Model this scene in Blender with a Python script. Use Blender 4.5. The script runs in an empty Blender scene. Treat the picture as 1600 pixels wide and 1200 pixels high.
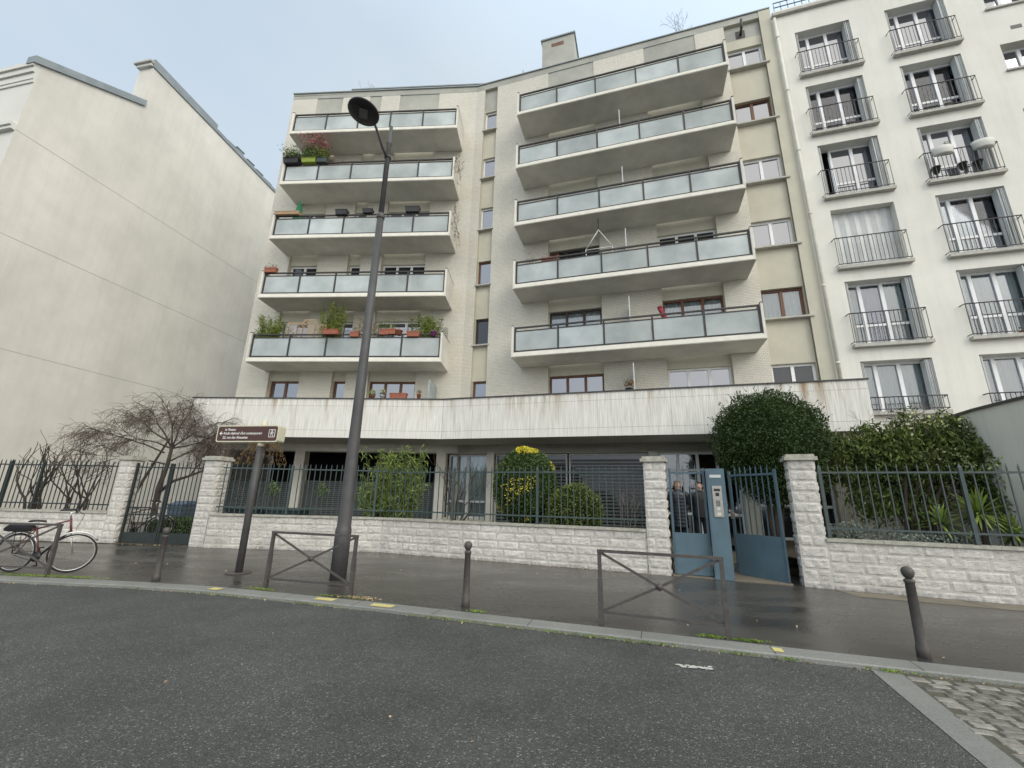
import bpy, bmesh, math, random
from mathutils import Vector, Matrix, noise
R=math.radians
random.seed(7)
scene=bpy.context.scene
# ------------------------------------------------------------------ camera
F_PX=669.5; PITCH=R(15.116); ROLL=R(1.3326); CAMH=1.6
cp,sp=math.cos(PITCH),math.sin(PITCH); cr,sr=math.cos(ROLL),math.sin(ROLL)
fwd=Vector((0,cp,sp)); up0=Vector((0,-sp,cp)); x0=Vector((1,0,0))
rx=cr*x0+sr*up0; uy=-sr*x0+cr*up0
cam_d=bpy.data.cameras.new('camera'); cam=bpy.data.objects.new('camera',cam_d); scene.collection.objects.link(cam)
cam.matrix_world=Matrix(((rx.x,uy.x,-fwd.x,0),(rx.y,uy.y,-fwd.y,0),(rx.z,uy.z,-fwd.z,CAMH),(0,0,0,1)))
cam_d.sensor_width=36; cam_d.lens=36*F_PX/1600; cam_d.clip_start=.05; cam_d.clip_end=2000
scene.camera=cam
# ------------------------------------------------------------------ world: overcast sky
SUN_DIR=Vector((0.50,-0.74,0.56)).normalized()
world=bpy.data.worlds.new('World'); scene.world=world; world.use_nodes=True
wn=world.node_tree.nodes; wl=world.node_tree.links; wn.clear()
def WN(t,**k):
    n=wn.new(t)
    for a,b in k.items(): setattr(n,a,b)
    return n
wo=WN('ShaderNodeOutputWorld'); bg=WN('ShaderNodeBackground'); wl.new(bg.outputs[0],wo.inputs[0])
sky=WN('ShaderNodeTexSky',sky_type='NISHITA'); sky.sun_disc=False
sky.sun_elevation=math.asin(SUN_DIR.z); sky.sun_rotation=math.atan2(SUN_DIR.x,SUN_DIR.y); sky.dust_density=4; sky.air_density=1.2
tc=WN('ShaderNodeTexCoord')
dot=WN('ShaderNodeVectorMath',operation='DOT_PRODUCT'); dot.inputs[1].default_value=SUN_DIR
wl.new(tc.outputs['Generated'],dot.inputs[0])
mr=WN('ShaderNodeMapRange'); mr.inputs[1].default_value=-.1; mr.inputs[2].default_value=1; mr.inputs[3].default_value=1.0; mr.inputs[4].default_value=2.35
wl.new(dot.outputs['Value'],mr.inputs[0])
nz=WN('ShaderNodeTexNoise'); nz.inputs['Scale'].default_value=1.6; nz.inputs['Detail'].default_value=4; nz.inputs['Roughness'].default_value=.45
mp=WN('ShaderNodeMapping'); mp.inputs['Scale'].default_value=(1,1,2.2); mp.inputs['Location'].default_value=(2.3,.4,.1)
wl.new(tc.outputs['Generated'],mp.inputs[0]); wl.new(mp.outputs[0],nz.inputs['Vector'])
cr_=WN('ShaderNodeValToRGB'); cr_.color_ramp.elements[0].position=.35; cr_.color_ramp.elements[1].position=.72
cr_.color_ramp.elements[0].color=(5.1,6.1,7.2,1); cr_.color_ramp.elements[1].color=(6.2,7.0,7.5,1)
wl.new(nz.outputs['Fac'],cr_.inputs[0])
mx=WN('ShaderNodeMix',data_type='RGBA'); mx.inputs[0].default_value=.85
wl.new(sky.outputs[0],mx.inputs[6]); wl.new(cr_.outputs[0],mx.inputs[7])
wm=WN('ShaderNodeMapRange'); wm.inputs[1].default_value=.30; wm.inputs[2].default_value=.9; wl.new(dot.outputs['Value'],wm.inputs[0])
mw=WN('ShaderNodeMix',data_type='RGBA'); wl.new(wm.outputs[0],mw.inputs[0]); wl.new(mx.outputs[2],mw.inputs[6]); mw.inputs[7].default_value=(7.8,7.5,6.8,1)
vm=WN('ShaderNodeVectorMath',operation='SCALE'); wl.new(mw.outputs[2],vm.inputs[0]); wl.new(mr.outputs[0],vm.inputs['Scale'])
wl.new(vm.outputs[0],bg.inputs[0]); bg.inputs[1].default_value=.10
sd=bpy.data.lights.new('sun','SUN'); sd.energy=.7; sd.angle=R(25); sd.color=(1,.97,.93)
so=bpy.data.objects.new('sun',sd); scene.collection.objects.link(so); so.rotation_euler=SUN_DIR.to_track_quat('Z','Y').to_euler()
scene.view_settings.view_transform='Standard'; scene.view_settings.look='None'; scene.view_settings.gamma=1
scene.view_settings.exposure=0.33
scene.cycles.max_bounces=6; scene.cycles.transparent_max_bounces=16

# ------------------------------------------------------------------ materials
def nodes(m):
    m.use_nodes=True; nt=m.node_tree; nt.nodes.clear(); return nt.nodes,nt.links
def N(ns,t,ins=None,**k):
    n=ns.new(t)
    for a,b in k.items(): setattr(n,a,b)
    if ins:
        for a,b in ins.items(): n.inputs[a].default_value=b
    return n
def c4(c): return (c[0],c[1],c[2],1)
def mat(name,col,col2=None,rough=.7,scale=3,bump=0,bscale=60,metal=0,spec=.4,stretch=(1,1,1),island=0,detail=5,dirt=0,trans=0,streak=0,foot=0):
    m=bpy.data.materials.new(name); ns,ls=nodes(m)
    out=N(ns,'ShaderNodeOutputMaterial'); p=N(ns,'ShaderNodeBsdfPrincipled',{'Roughness':rough,'Metallic':metal,'Specular IOR Level':spec})
    ls.new(p.outputs[0],out.inputs[0])
    g=N(ns,'ShaderNodeNewGeometry'); mpn=N(ns,'ShaderNodeMapping',{'Scale':stretch}); ls.new(g.outputs['Position'],mpn.inputs[0])
    t=N(ns,'ShaderNodeTexNoise',{'Scale':scale,'Detail':detail,'Roughness':.6}); ls.new(mpn.outputs[0],t.inputs['Vector'])
    r=N(ns,'ShaderNodeValToRGB'); r.color_ramp.elements[0].position=.3; r.color_ramp.elements[1].position=.7
    col2=col2 or tuple(c*.82 for c in col)
    r.color_ramp.elements[0].color=c4(col2); r.color_ramp.elements[1].color=c4(col)
    ls.new(t.outputs['Fac'],r.inputs[0]); cur=r.outputs[0]
    if island:
        mi=N(ns,'ShaderNodeMapRange',{3:1-island,4:1+island}); ls.new(g.outputs['Random Per Island'],mi.inputs[0])
        v=N(ns,'ShaderNodeVectorMath',operation='SCALE'); ls.new(cur,v.inputs[0]); ls.new(mi.outputs[0],v.inputs['Scale']); cur=v.outputs[0]
    if dirt:
        t2=N(ns,'ShaderNodeTexNoise',{'Scale':.45,'Detail':7,'Roughness':.65}); ls.new(g.outputs['Position'],t2.inputs['Vector'])
        m2=N(ns,'ShaderNodeMapRange',{1:.35,2:.65,3:1-dirt,4:1}); ls.new(t2.outputs['Fac'],m2.inputs[0])
        v=N(ns,'ShaderNodeVectorMath',operation='SCALE'); ls.new(cur,v.inputs[0]); ls.new(m2.outputs[0],v.inputs['Scale']); cur=v.outputs[0]
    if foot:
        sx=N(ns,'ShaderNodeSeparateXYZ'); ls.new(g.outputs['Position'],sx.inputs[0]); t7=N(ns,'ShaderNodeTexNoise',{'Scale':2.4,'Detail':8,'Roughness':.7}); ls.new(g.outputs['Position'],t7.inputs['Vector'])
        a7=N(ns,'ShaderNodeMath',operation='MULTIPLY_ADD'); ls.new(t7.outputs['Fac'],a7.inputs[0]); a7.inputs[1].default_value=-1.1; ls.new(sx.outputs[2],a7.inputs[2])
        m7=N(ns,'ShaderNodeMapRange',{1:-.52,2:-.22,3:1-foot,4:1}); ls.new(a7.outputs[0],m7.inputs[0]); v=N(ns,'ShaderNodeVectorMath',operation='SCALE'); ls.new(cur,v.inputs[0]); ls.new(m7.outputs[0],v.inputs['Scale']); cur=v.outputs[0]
    if streak:
        m5=N(ns,'ShaderNodeMapping',{'Scale':(2.2,2.2,.16)}); ls.new(g.outputs['Position'],m5.inputs[0])
        t5=N(ns,'ShaderNodeTexNoise',{'Scale':1.5,'Detail':8,'Roughness':.7}); ls.new(m5.outputs[0],t5.inputs['Vector'])
        m6=N(ns,'ShaderNodeMapRange',{1:.45,2:.72,3:1,4:1-streak}); ls.new(t5.outputs['Fac'],m6.inputs[0])
        v=N(ns,'ShaderNodeVectorMath',operation='SCALE'); ls.new(cur,v.inputs[0]); ls.new(m6.outputs[0],v.inputs['Scale']); cur=v.outputs[0]
    ls.new(cur,p.inputs['Base Color'])
    if bump:
        t3=N(ns,'ShaderNodeTexNoise',{'Scale':bscale,'Detail':4}); ls.new(g.outputs['Position'],t3.inputs['Vector'])
        b=N(ns,'ShaderNodeBump',{'Strength':bump,'Distance':.02}); ls.new(t3.outputs['Fac'],b.inputs['Height']); ls.new(b.outputs[0],p.inputs['Normal'])
    if trans:
        tr=N(ns,'ShaderNodeBsdfTranslucent'); ls.new(cur,tr.inputs[0]); ms=N(ns,'ShaderNodeMixShader',{0:trans})
        ls.new(p.outputs[0],ms.inputs[1]); ls.new(tr.outputs[0],ms.inputs[2]); ls.new(ms.outputs[0],out.inputs[0])
    return m
def tile_mat(name,c1,c2,mortar,w,h,offs=.5,mortw=.006,rough=.5,bump=.3,dirt=.12):
    m=bpy.data.materials.new(name); ns,ls=nodes(m)
    out=N(ns,'ShaderNodeOutputMaterial'); p=N(ns,'ShaderNodeBsdfPrincipled',{'Roughness':rough}); ls.new(p.outputs[0],out.inputs[0])
    uv=N(ns,'ShaderNodeUVMap'); g=N(ns,'ShaderNodeNewGeometry')
    b=N(ns,'ShaderNodeTexBrick',{'Color1':c4(c1),'Color2':c4(c2),'Mortar':c4(mortar),'Scale':1,'Mortar Size':mortw,'Brick Width':w,'Row Height':h,'Mortar Smooth':.3,'Bias':0}); b.offset=offs
    ls.new(uv.outputs[0],b.inputs['Vector'])
    t2=N(ns,'ShaderNodeTexNoise',{'Scale':.6,'Detail':8,'Roughness':.65}); ls.new(g.outputs['Position'],t2.inputs['Vector'])
    m2=N(ns,'ShaderNodeMapRange',{1:.35,2:.7,3:1-dirt,4:1}); ls.new(t2.outputs['Fac'],m2.inputs[0])
    v=N(ns,'ShaderNodeVectorMath',operation='SCALE'); ls.new(b.outputs['Color'],v.inputs[0]); ls.new(m2.outputs[0],v.inputs['Scale']); ls.new(v.outputs[0],p.inputs['Base Color'])
    bp=N(ns,'ShaderNodeBump',{'Strength':bump,'Distance':.004}); bp.invert=True; ls.new(b.outputs['Fac'],bp.inputs['Height']); ls.new(bp.outputs[0],p.inputs['Normal'])
    return m
M={}
M['stucco']=mat('beige_render',(.58,.555,.46),(.52,.50,.415),rough=.9,scale=1.2,bump=.25,bscale=90,dirt=.15)
M['grey_render']=mat('grey_render',(.45,.45,.41),(.37,.375,.34),rough=.9,scale=1.5,bump=.25,bscale=90,dirt=.2)
M['sill']=mat('concrete_sill',(.48,.47,.43),(.36,.35,.32),rough=.85,scale=6)
M['tile']=tile_mat('mosaic_tile',(.66,.635,.56),(.59,.57,.50),(.36,.34,.29),.12,.06,.5,.006,rough=.45)
M['slab']=mat('balcony_concrete',(.78,.76,.70),(.68,.66,.60),rough=.85,scale=2,bump=.1,dirt=.24)
M['fascia']=mat('balcony_edge',(.78,.76,.69),(.68,.66,.59),rough=.8,scale=5)
M['white_wall']=mat('white_render',(.75,.74,.685),(.70,.69,.635),rough=.9,scale=.8,bump=.2,bscale=70,dirt=.08,streak=.09)
M['party']=mat('cream_plaster',(.73,.71,.655),(.66,.645,.59),rough=.92,scale=.35,bump=.25,bscale=60,dirt=.13,detail=9,stretch=(1,1,.6),streak=.07,foot=.15)
M['garden_wall']=mat('garden_wall_render',(.82,.80,.72),(.74,.72,.64),rough=.9,scale=1,bump=.2,dirt=.12,streak=.12)
M['party_front']=mat('pale_plaster',(.66,.66,.63),(.60,.60,.57),rough=.9,scale=.6)
M['zinc']=mat('zinc_sheet',(.27,.30,.31),(.20,.23,.24),rough=.45,scale=2,metal=.3)
M['dark_metal']=mat('dark_painted_metal',(.055,.055,.055),(.035,.035,.037),rough=.45,scale=8)
M['rail_metal']=mat('balcony_metal',(.04,.04,.04),(.028,.028,.028),rough=.45,scale=8)
M['brown_metal']=mat('brown_grey_cast_iron',(.085,.078,.074),(.055,.05,.048),rough=.5,scale=14,bump=.15,bscale=200)
M['lamp_metal']=mat('lamp_post_paint',(.085,.085,.088),(.06,.06,.062),rough=.5,scale=5,bump=.1,bscale=150,dirt=.2)
M['green_metal']=mat('green_painted_iron',(.062,.088,.087),(.04,.058,.06),rough=.5,scale=7)
M['dkgreen_metal']=mat('dark_green_iron',(.028,.036,.035),(.018,.024,.024),rough=.5,scale=7)
M['blue_metal']=mat('blue_painted_steel',(.11,.18,.225),(.085,.14,.18),rough=.42,scale=2.2,dirt=.25,detail=8)
M['blue_dark']=mat('blue_steel_edge',(.075,.12,.15),(.05,.09,.12),rough=.45,scale=4)
M['steel']=mat('brushed_steel',(.42,.40,.37),(.33,.31,.29),rough=.35,metal=.7,scale=20)
M['white_frame']=mat('white_pvc',(.80,.81,.82),(.74,.75,.76),rough=.35,scale=4)
M['brown_frame']=mat('varnished_wood',(.16,.065,.032),(.10,.038,.02),rough=.4,scale=9,stretch=(1,1,.2))
M['dark_frame']=mat('dark_wood_frame',(.05,.035,.03),(.03,.022,.02),rough=.4,scale=9)
M['shutter']=mat('grey_metal_shutter',(.56,.58,.58),(.48,.50,.50),rough=.5,scale=4)
M['roller']=mat('grey_roller_slats',(.10,.115,.115),(.07,.08,.08),rough=.5,scale=4)
M['curtain']=mat('net_curtain',(.72,.76,.74),(.56,.61,.60),rough=.95,scale=5,stretch=(6,6,.3),trans=.3)
M['lilac']=mat('lilac_curtain',(.33,.32,.45),(.25,.24,.36),rough=.95,scale=5,stretch=(6,6,.3))
M['terracotta']=mat('terracotta',(.36,.13,.085),(.25,.09,.055),rough=.8,scale=12)
M['pot_dark']=mat('dark_plastic',(.03,.03,.035),rough=.5)
M['pot_lime']=mat('lime_plastic',(.28,.36,.05),rough=.5)
M['pot_white']=mat('white_plastic',(.62,.62,.58),rough=.5)
M['purple']=mat('purple_plastic',(.22,.06,.20),rough=.5)
M['red']=mat('red_cloth',(.30,.035,.055),(.21,.025,.04),rough=.8)
M['bred']=mat('brick_red_bike_paint',(.15,.05,.048),(.10,.035,.035),rough=.35)
M['green_cloth']=mat('green_canvas',(.03,.18,.09),(.02,.11,.06),rough=.85)
M['lattice']=mat('pale_wood',(.50,.36,.22),(.38,.26,.16),rough=.8,scale=10)
M['rubber']=mat('black_rubber',(.018,.018,.018),rough=.75)
M['plastic_black']=mat('black_plastic',(.02,.02,.022),rough=.4)
M['chrome']=mat('bare_alloy',(.6,.6,.6),(.5,.5,.5),rough=.3,metal=.8)
M['teal']=mat('teal_plastic',(.035,.06,.065),(.025,.042,.046),rough=.4)
M['bluebin']=mat('slate_blue_plastic',(.10,.14,.20),rough=.4)
M['coping']=mat('weathered_coping',(.46,.45,.40),(.27,.26,.22),rough=.9,scale=7,bump=.4,bscale=40,detail=8)
M['soil']=mat('garden_soil',(.10,.085,.06),(.05,.042,.03),rough=1,scale=12,bump=.8,bscale=30)
M['bark']=mat('bark',(.085,.065,.052),(.045,.035,.03),rough=.95,scale=25,bump=.5,bscale=60)
M['twig']=mat('red_brown_twig',(.17,.135,.11),(.10,.08,.068),rough=.9,scale=12)
M['leaf_dark']=mat('dark_glossy_leaf',(.052,.088,.024),(.028,.05,.015),rough=.5,spec=.3,scale=2.2,island=.45,trans=.12)
M['leaf_mid']=mat('mid_green_leaf',(.12,.18,.045),(.06,.10,.03),rough=.5,scale=3,island=.5,trans=.15)
M['leaf_long']=mat('long_green_leaf',(.20,.27,.06),(.10,.155,.04),rough=.5,scale=2.5,island=.5,trans=.15)
M['leaf_topiary']=mat('topiary_leaf',(.085,.135,.035),(.045,.075,.022),rough=.55,scale=3,island=.5,trans=.12)
M['leaf_yellow']=mat('yellow_leaf',(.65,.55,.04),(.45,.42,.05),rough=.6,island=.3)
M['leaf_olive']=mat('olive_leaf',(.15,.185,.035),(.085,.115,.022),rough=.55,scale=4,island=.5,trans=.15)
M['leaf_climb']=mat('climber_leaf',(.14,.185,.045),(.06,.09,.025),rough=.5,spec=.3,scale=1.6,island=.6,trans=.12)
M['leaf_grey']=mat('silver_leaf',(.26,.29,.24),(.15,.18,.15),rough=.8,island=.4)
M['leaf_yucca']=mat('yucca_leaf',(.30,.38,.09),(.16,.24,.06),rough=.45,island=.4,trans=.1)
M['leaf_bamboo']=mat('bamboo_leaf',(.24,.28,.06),(.13,.18,.04),rough=.6,island=.4,trans=.25)
M['leaf_dry']=mat('dry_leaf',(.24,.15,.07),(.14,.09,.05),rough=.9,island=.4)
M['flower_white']=mat('cream_blossom',(.50,.52,.26),(.38,.42,.2),rough=.8)
M['flower_pink']=mat('pink_blossom',(.45,.12,.16),(.35,.08,.10),rough=.8)
M['moss']=mat('bright_moss',(.20,.30,.03),(.10,.17,.02),rough=1,island=.5)
M['yellow_paint']=mat('worn_yellow_paint',(.62,.53,.17),(.42,.38,.20),rough=.8,scale=25)
M['skin']=mat('skin',(.52,.33,.25),rough=.55)
M['lip']=mat('lips',(.34,.15,.13),rough=.5)
M['hair_dark']=mat('dark_hair',(.03,.022,.018),rough=.7,scale=40)
M['hair_brown']=mat('greying_brown_hair',(.14,.10,.075),(.06,.045,.035),rough=.7,scale=40)
M['puffer']=mat('black_puffer',(.016,.018,.026),(.01,.011,.016),rough=.35,scale=9)
M['jacket']=mat('black_jacket',(.014,.014,.016),rough=.6)
M['trouser']=mat('dark_trousers',(.016,.016,.02),rough=.9)
M['shoe']=mat('dark_shoe',(.02,.018,.016),rough=.5)
M['sign_brown']=mat('brown_sign_face',(.075,.032,.025),(.065,.028,.022),rough=.35)
M['sign_cream']=mat('cream_sign_casing',(.60,.58,.44),(.54,.52,.40),rough=.5)
M['sign_white']=mat('white_lettering',(.80,.80,.78),rough=.5)
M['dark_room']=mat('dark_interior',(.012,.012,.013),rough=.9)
M['warm_room']=mat('ochre_interior',(.16,.12,.04),(.10,.075,.03),rough=.9,scale=1)
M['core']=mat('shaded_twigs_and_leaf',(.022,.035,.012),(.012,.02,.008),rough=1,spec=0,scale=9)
M['score']=mat('render_score',(.36,.35,.32),rough=.9)
M['joint']=mat('stone_joint',(.30,.28,.25),rough=.9)
M['led']=mat('led_glass',(.16,.16,.17),rough=.15)
M['litter']=mat('dry_leaf_litter',(.48,.40,.26),(.22,.14,.08),rough=.9,island=.4,scale=20)
M['downpipe']=mat('cream_pipe',(.66,.65,.58),rough=.5)

def glass_mat(name,tint,refl,opaque):
    m=bpy.data.materials.new(name); ns,ls=nodes(m); out=N(ns,'ShaderNodeOutputMaterial')
    gl=N(ns,'ShaderNodeBsdfGlossy',{'Color':(.9,.92,1,1),'Roughness':.03})
    g=N(ns,'ShaderNodeNewGeometry'); t=N(ns,'ShaderNodeTexNoise',{'Scale':1.2,'Detail':1}); ls.new(g.outputs['Position'],t.inputs['Vector'])
    b=N(ns,'ShaderNodeBump',{'Strength':.06,'Distance':.05}); ls.new(t.outputs['Fac'],b.inputs['Height']); ls.new(b.outputs[0],gl.inputs['Normal'])
    if opaque: base=N(ns,'ShaderNodeBsdfDiffuse',{'Color':c4(tint)})
    else: base=N(ns,'ShaderNodeBsdfTransparent',{'Color':c4(tint)})
    fr=N(ns,'ShaderNodeFresnel',{'IOR':1.5}); ad=N(ns,'ShaderNodeMath',operation='ADD',use_clamp=True); ad.inputs[1].default_value=refl; ls.new(fr.outputs[0],ad.inputs[0])
    mx=N(ns,'ShaderNodeMixShader'); ls.new(ad.outputs[0],mx.inputs[0]); ls.new(base.outputs[0],mx.inputs[1]); ls.new(gl.outputs[0],mx.inputs[2]); ls.new(mx.outputs[0],out.inputs[0])
    return m
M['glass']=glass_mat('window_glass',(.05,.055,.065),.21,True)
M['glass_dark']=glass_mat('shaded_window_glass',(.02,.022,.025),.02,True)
M['glass_clear']=glass_mat('clear_window_glass',(.85,.88,.88),.05,False)
def frost_mat():
    m=bpy.data.materials.new('frosted_glass'); ns,ls=nodes(m); out=N(ns,'ShaderNodeOutputMaterial')
    g=N(ns,'ShaderNodeNewGeometry'); t=N(ns,'ShaderNodeTexNoise',{'Scale':1.1,'Detail':3}); ls.new(g.outputs['Position'],t.inputs['Vector'])
    r=N(ns,'ShaderNodeValToRGB'); r.color_ramp.elements[0].position=.35; r.color_ramp.elements[1].position=.65
    r.color_ramp.elements[0].color=(.50,.55,.56,1); r.color_ramp.elements[1].color=(.70,.745,.76,1); ls.new(t.outputs['Fac'],r.inputs[0])
    oi=N(ns,'ShaderNodeObjectInfo'); om=N(ns,'ShaderNodeMapRange',{3:.80,4:1.1}); ls.new(oi.outputs['Random'],om.inputs[0]); vs_=N(ns,'ShaderNodeVectorMath',operation='SCALE'); ls.new(r.outputs[0],vs_.inputs[0]); ls.new(om.outputs[0],vs_.inputs['Scale']); r=vs_
    p=N(ns,'ShaderNodeBsdfPrincipled',{'Roughness':.28,'Specular IOR Level':.7}); ls.new(r.outputs[0],p.inputs['Base Color'])
    tl=N(ns,'ShaderNodeBsdfTranslucent'); ls.new(r.outputs[0],tl.inputs[0])
    tp=N(ns,'ShaderNodeBsdfTransparent',{'Color':(.85,.93,.93,1)})
    m1=N(ns,'ShaderNodeMixShader',{0:.25}); ls.new(p.outputs[0],m1.inputs[1]); ls.new(tl.outputs[0],m1.inputs[2])
    m2=N(ns,'ShaderNodeMixShader',{0:.30}); ls.new(m1.outputs[0],m2.inputs[1]); ls.new(tp.outputs[0],m2.inputs[2]); ls.new(m2.outputs[0],out.inputs[0])
    return m
M['frost']=frost_mat()
def travertine():
    m=bpy.data.materials.new('travertine'); ns,ls=nodes(m); out=N(ns,'ShaderNodeOutputMaterial'); p=N(ns,'ShaderNodeBsdfPrincipled',{'Roughness':.75}); ls.new(p.outputs[0],out.inputs[0])
    uv=N(ns,'ShaderNodeUVMap')
    mp=N(ns,'ShaderNodeMapping',{'Scale':(20,.7,1)}); ls.new(uv.outputs[0],mp.inputs[0])
    t=N(ns,'ShaderNodeTexNoise',{'Scale':1.6,'Detail':9,'Roughness':.68}); ls.new(mp.outputs[0],t.inputs['Vector'])
    r=N(ns,'ShaderNodeValToRGB'); e=r.color_ramp.elements; e[0].position=.3; e[0].color=(.47,.46,.42,1); e[1].position=.62; e[1].color=(.74,.735,.70,1); ls.new(t.outputs['Fac'],r.inputs[0])
    # drip stains hanging from the coping
    mp2=N(ns,'ShaderNodeMapping',{'Scale':(2.2,.22,1)}); ls.new(uv.outputs[0],mp2.inputs[0])
    t2=N(ns,'ShaderNodeTexNoise',{'Scale':1.5,'Detail':6,'Roughness':.7}); ls.new(mp2.outputs[0],t2.inputs['Vector'])
    a=N(ns,'ShaderNodeMapRange',{1:.52,2:.72,3:0,4:.9}); ls.new(t2.outputs['Fac'],a.inputs[0])
    sx=N(ns,'ShaderNodeSeparateXYZ'); ls.new(uv.outputs[0],sx.inputs[0])
    zt=N(ns,'ShaderNodeMapRange',{1:3.9,2:5.0,3:0,4:1}); ls.new(sx.outputs[1],zt.inputs[0])
    mu=N(ns,'ShaderNodeMath',operation='MULTIPLY',use_clamp=True); ls.new(a.outputs[0],mu.inputs[0]); ls.new(zt.outputs[0],mu.inputs[1])
    cur=mu.outputs[0]
    for s0,w,k in [(11.35,.16,.75),(11.75,.22,.6),(1.95,.05,.55),(4.35,.3,.3)]:
        d=N(ns,'ShaderNodeMath',operation='SUBTRACT'); ls.new(sx.outputs[0],d.inputs[0]); d.inputs[1].default_value=s0
        wob=N(ns,'ShaderNodeMath',operation='MULTIPLY_ADD'); ls.new(t.outputs['Fac'],wob.inputs[0]); wob.inputs[1].default_value=.25; ls.new(d.outputs[0],wob.inputs[2])
        sb=N(ns,'ShaderNodeMath',operation='SUBTRACT'); ls.new(wob.outputs[0],sb.inputs[0]); sb.inputs[1].default_value=.12
        ab=N(ns,'ShaderNodeMath',operation='ABSOLUTE'); ls.new(sb.outputs[0],ab.inputs[0])
        mr=N(ns,'ShaderNodeMapRange',{1:0,2:w,3:k,4:0}); ls.new(ab.outputs[0],mr.inputs[0])
        mz=N(ns,'ShaderNodeMath',operation='MULTIPLY'); ls.new(mr.outputs[0],mz.inputs[0]); ls.new(zt.outputs[0],mz.inputs[1])
        mz2=N(ns,'ShaderNodeMath',operation='MULTIPLY'); ls.new(mz.outputs[0],mz2.inputs[0]); ls.new(t.outputs['Fac'],mz2.inputs[1])
        mz3=N(ns,'ShaderNodeMath',operation='MULTIPLY'); ls.new(mz2.outputs[0],mz3.inputs[0]); mz3.inputs[1].default_value=3.2
        ad=N(ns,'ShaderNodeMath',operation='ADD',use_clamp=True); ls.new(cur,ad.inputs[0]); ls.new(mz3.outputs[0],ad.inputs[1]); cur=ad.outputs[0]
    mx=N(ns,'ShaderNodeMix',data_type='RGBA'); ls.new(cur,mx.inputs[0]); ls.new(r.outputs[0],mx.inputs[6]); mx.inputs[7].default_value=(.30,.21,.13,1)
    ls.new(mx.outputs[2],p.inputs['Base Color'])
    return m
M['travertine']=travertine()
def asphalt():
    m=bpy.data.materials.new('coarse_asphalt'); ns,ls=nodes(m); out=N(ns,'ShaderNodeOutputMaterial'); p=N(ns,'ShaderNodeBsdfPrincipled',{'Roughness':.6}); ls.new(p.outputs[0],out.inputs[0])
    g=N(ns,'ShaderNodeNewGeometry')
    v=N(ns,'ShaderNodeTexVoronoi',{'Scale':95}); ls.new(g.outputs['Position'],v.inputs['Vector'])
    sp_=N(ns,'ShaderNodeSeparateColor'); ls.new(v.outputs['Color'],sp_.inputs[0])
    r=N(ns,'ShaderNodeValToRGB'); e=r.color_ramp.elements; e[0].position=0; e[0].color=(.041,.043,.040,1); e[1].position=.80; e[1].color=(.080,.083,.079,1)
    x=r.color_ramp.elements.new(.93); x.color=(.11,.115,.11,1); x=r.color_ramp.elements.new(1); x.color=(.27,.27,.255,1)
    ls.new(sp_.outputs[0],r.inputs[0])
    t=N(ns,'ShaderNodeTexNoise',{'Scale':.55,'Detail':9,'Roughness':.68}); ls.new(g.outputs['Position'],t.inputs['Vector'])
    mm=N(ns,'ShaderNodeMapRange',{1:.32,2:.68,3:.55,4:1.15}); ls.new(t.outputs['Fac'],mm.inputs[0])
    s=N(ns,'ShaderNodeVectorMath',operation='SCALE'); ls.new(r.outputs[0],s.inputs[0]); ls.new(mm.outputs[0],s.inputs['Scale']); ls.new(s.outputs[0],p.inputs['Base Color'])
    b=N(ns,'ShaderNodeBump',{'Strength':.9,'Distance':.008}); b.invert=True; ls.new(v.outputs['Distance'],b.inputs['Height']); ls.new(b.outputs[0],p.inputs['Normal'])
    return m
M['asphalt']=asphalt()
def wetpave():
    m=bpy.data.materials.new('wet_pavement'); ns,ls=nodes(m); out=N(ns,'ShaderNodeOutputMaterial'); p=N(ns,'ShaderNodeBsdfPrincipled',{'Specular IOR Level':.55}); ls.new(p.outputs[0],out.inputs[0])
    g=N(ns,'ShaderNodeNewGeometry')
    t=N(ns,'ShaderNodeTexNoise',{'Scale':.9,'Detail':6,'Roughness':.6}); mp=N(ns,'ShaderNodeMapping',{'Scale':(.6,1.6,1),'Rotation':(0,0,R(-15))}); ls.new(g.outputs['Position'],mp.inputs[0]); ls.new(mp.outputs[0],t.inputs['Vector'])
    r=N(ns,'ShaderNodeValToRGB'); e=r.color_ramp.elements; e[0].position=.35; e[0].color=(.042,.039,.035,1); e[1].position=.68; e[1].color=(.082,.077,.068,1); ls.new(t.outputs['Fac'],r.inputs[0]); 
    t4=N(ns,'ShaderNodeTexNoise',{'Scale':160,'Detail':2}); ls.new(g.outputs['Position'],t4.inputs['Vector']); m4=N(ns,'ShaderNodeMapRange',{1:.3,2:.7,3:.75,4:1.25}); ls.new(t4.outputs['Fac'],m4.inputs[0])
    s=N(ns,'ShaderNodeVectorMath',operation='SCALE'); ls.new(r.outputs[0],s.inputs[0]); ls.new(m4.outputs[0],s.inputs['Scale']); ls.new(s.outputs[0],p.inputs['Base Color'])
    mm=N(ns,'ShaderNodeMapRange',{1:.35,2:.65,3:.18,4:.40}); ls.new(t.outputs['Fac'],mm.inputs[0]); ls.new(mm.outputs[0],p.inputs['Roughness'])
    b=N(ns,'ShaderNodeBump',{'Strength':.35,'Distance':.003}); ls.new(t4.outputs['Fac'],b.inputs['Height']); ls.new(b.outputs[0],p.inputs['Normal'])
    return m
M['pave']=wetpave()
M['granite']=mat('granite_kerb',(.29,.295,.28),(.17,.175,.165),rough=.5,scale=60,dirt=.3)
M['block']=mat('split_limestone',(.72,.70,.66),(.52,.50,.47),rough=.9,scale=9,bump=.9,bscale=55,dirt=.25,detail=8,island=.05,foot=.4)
M['mortar']=mat('wall_mortar',(.50,.48,.44),rough=.95)
M['cobble']=mat('cobble_granite',(.26,.25,.225),(.13,.125,.11),rough=.45,scale=18,island=.4,bump=.5,bscale=80)
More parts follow.
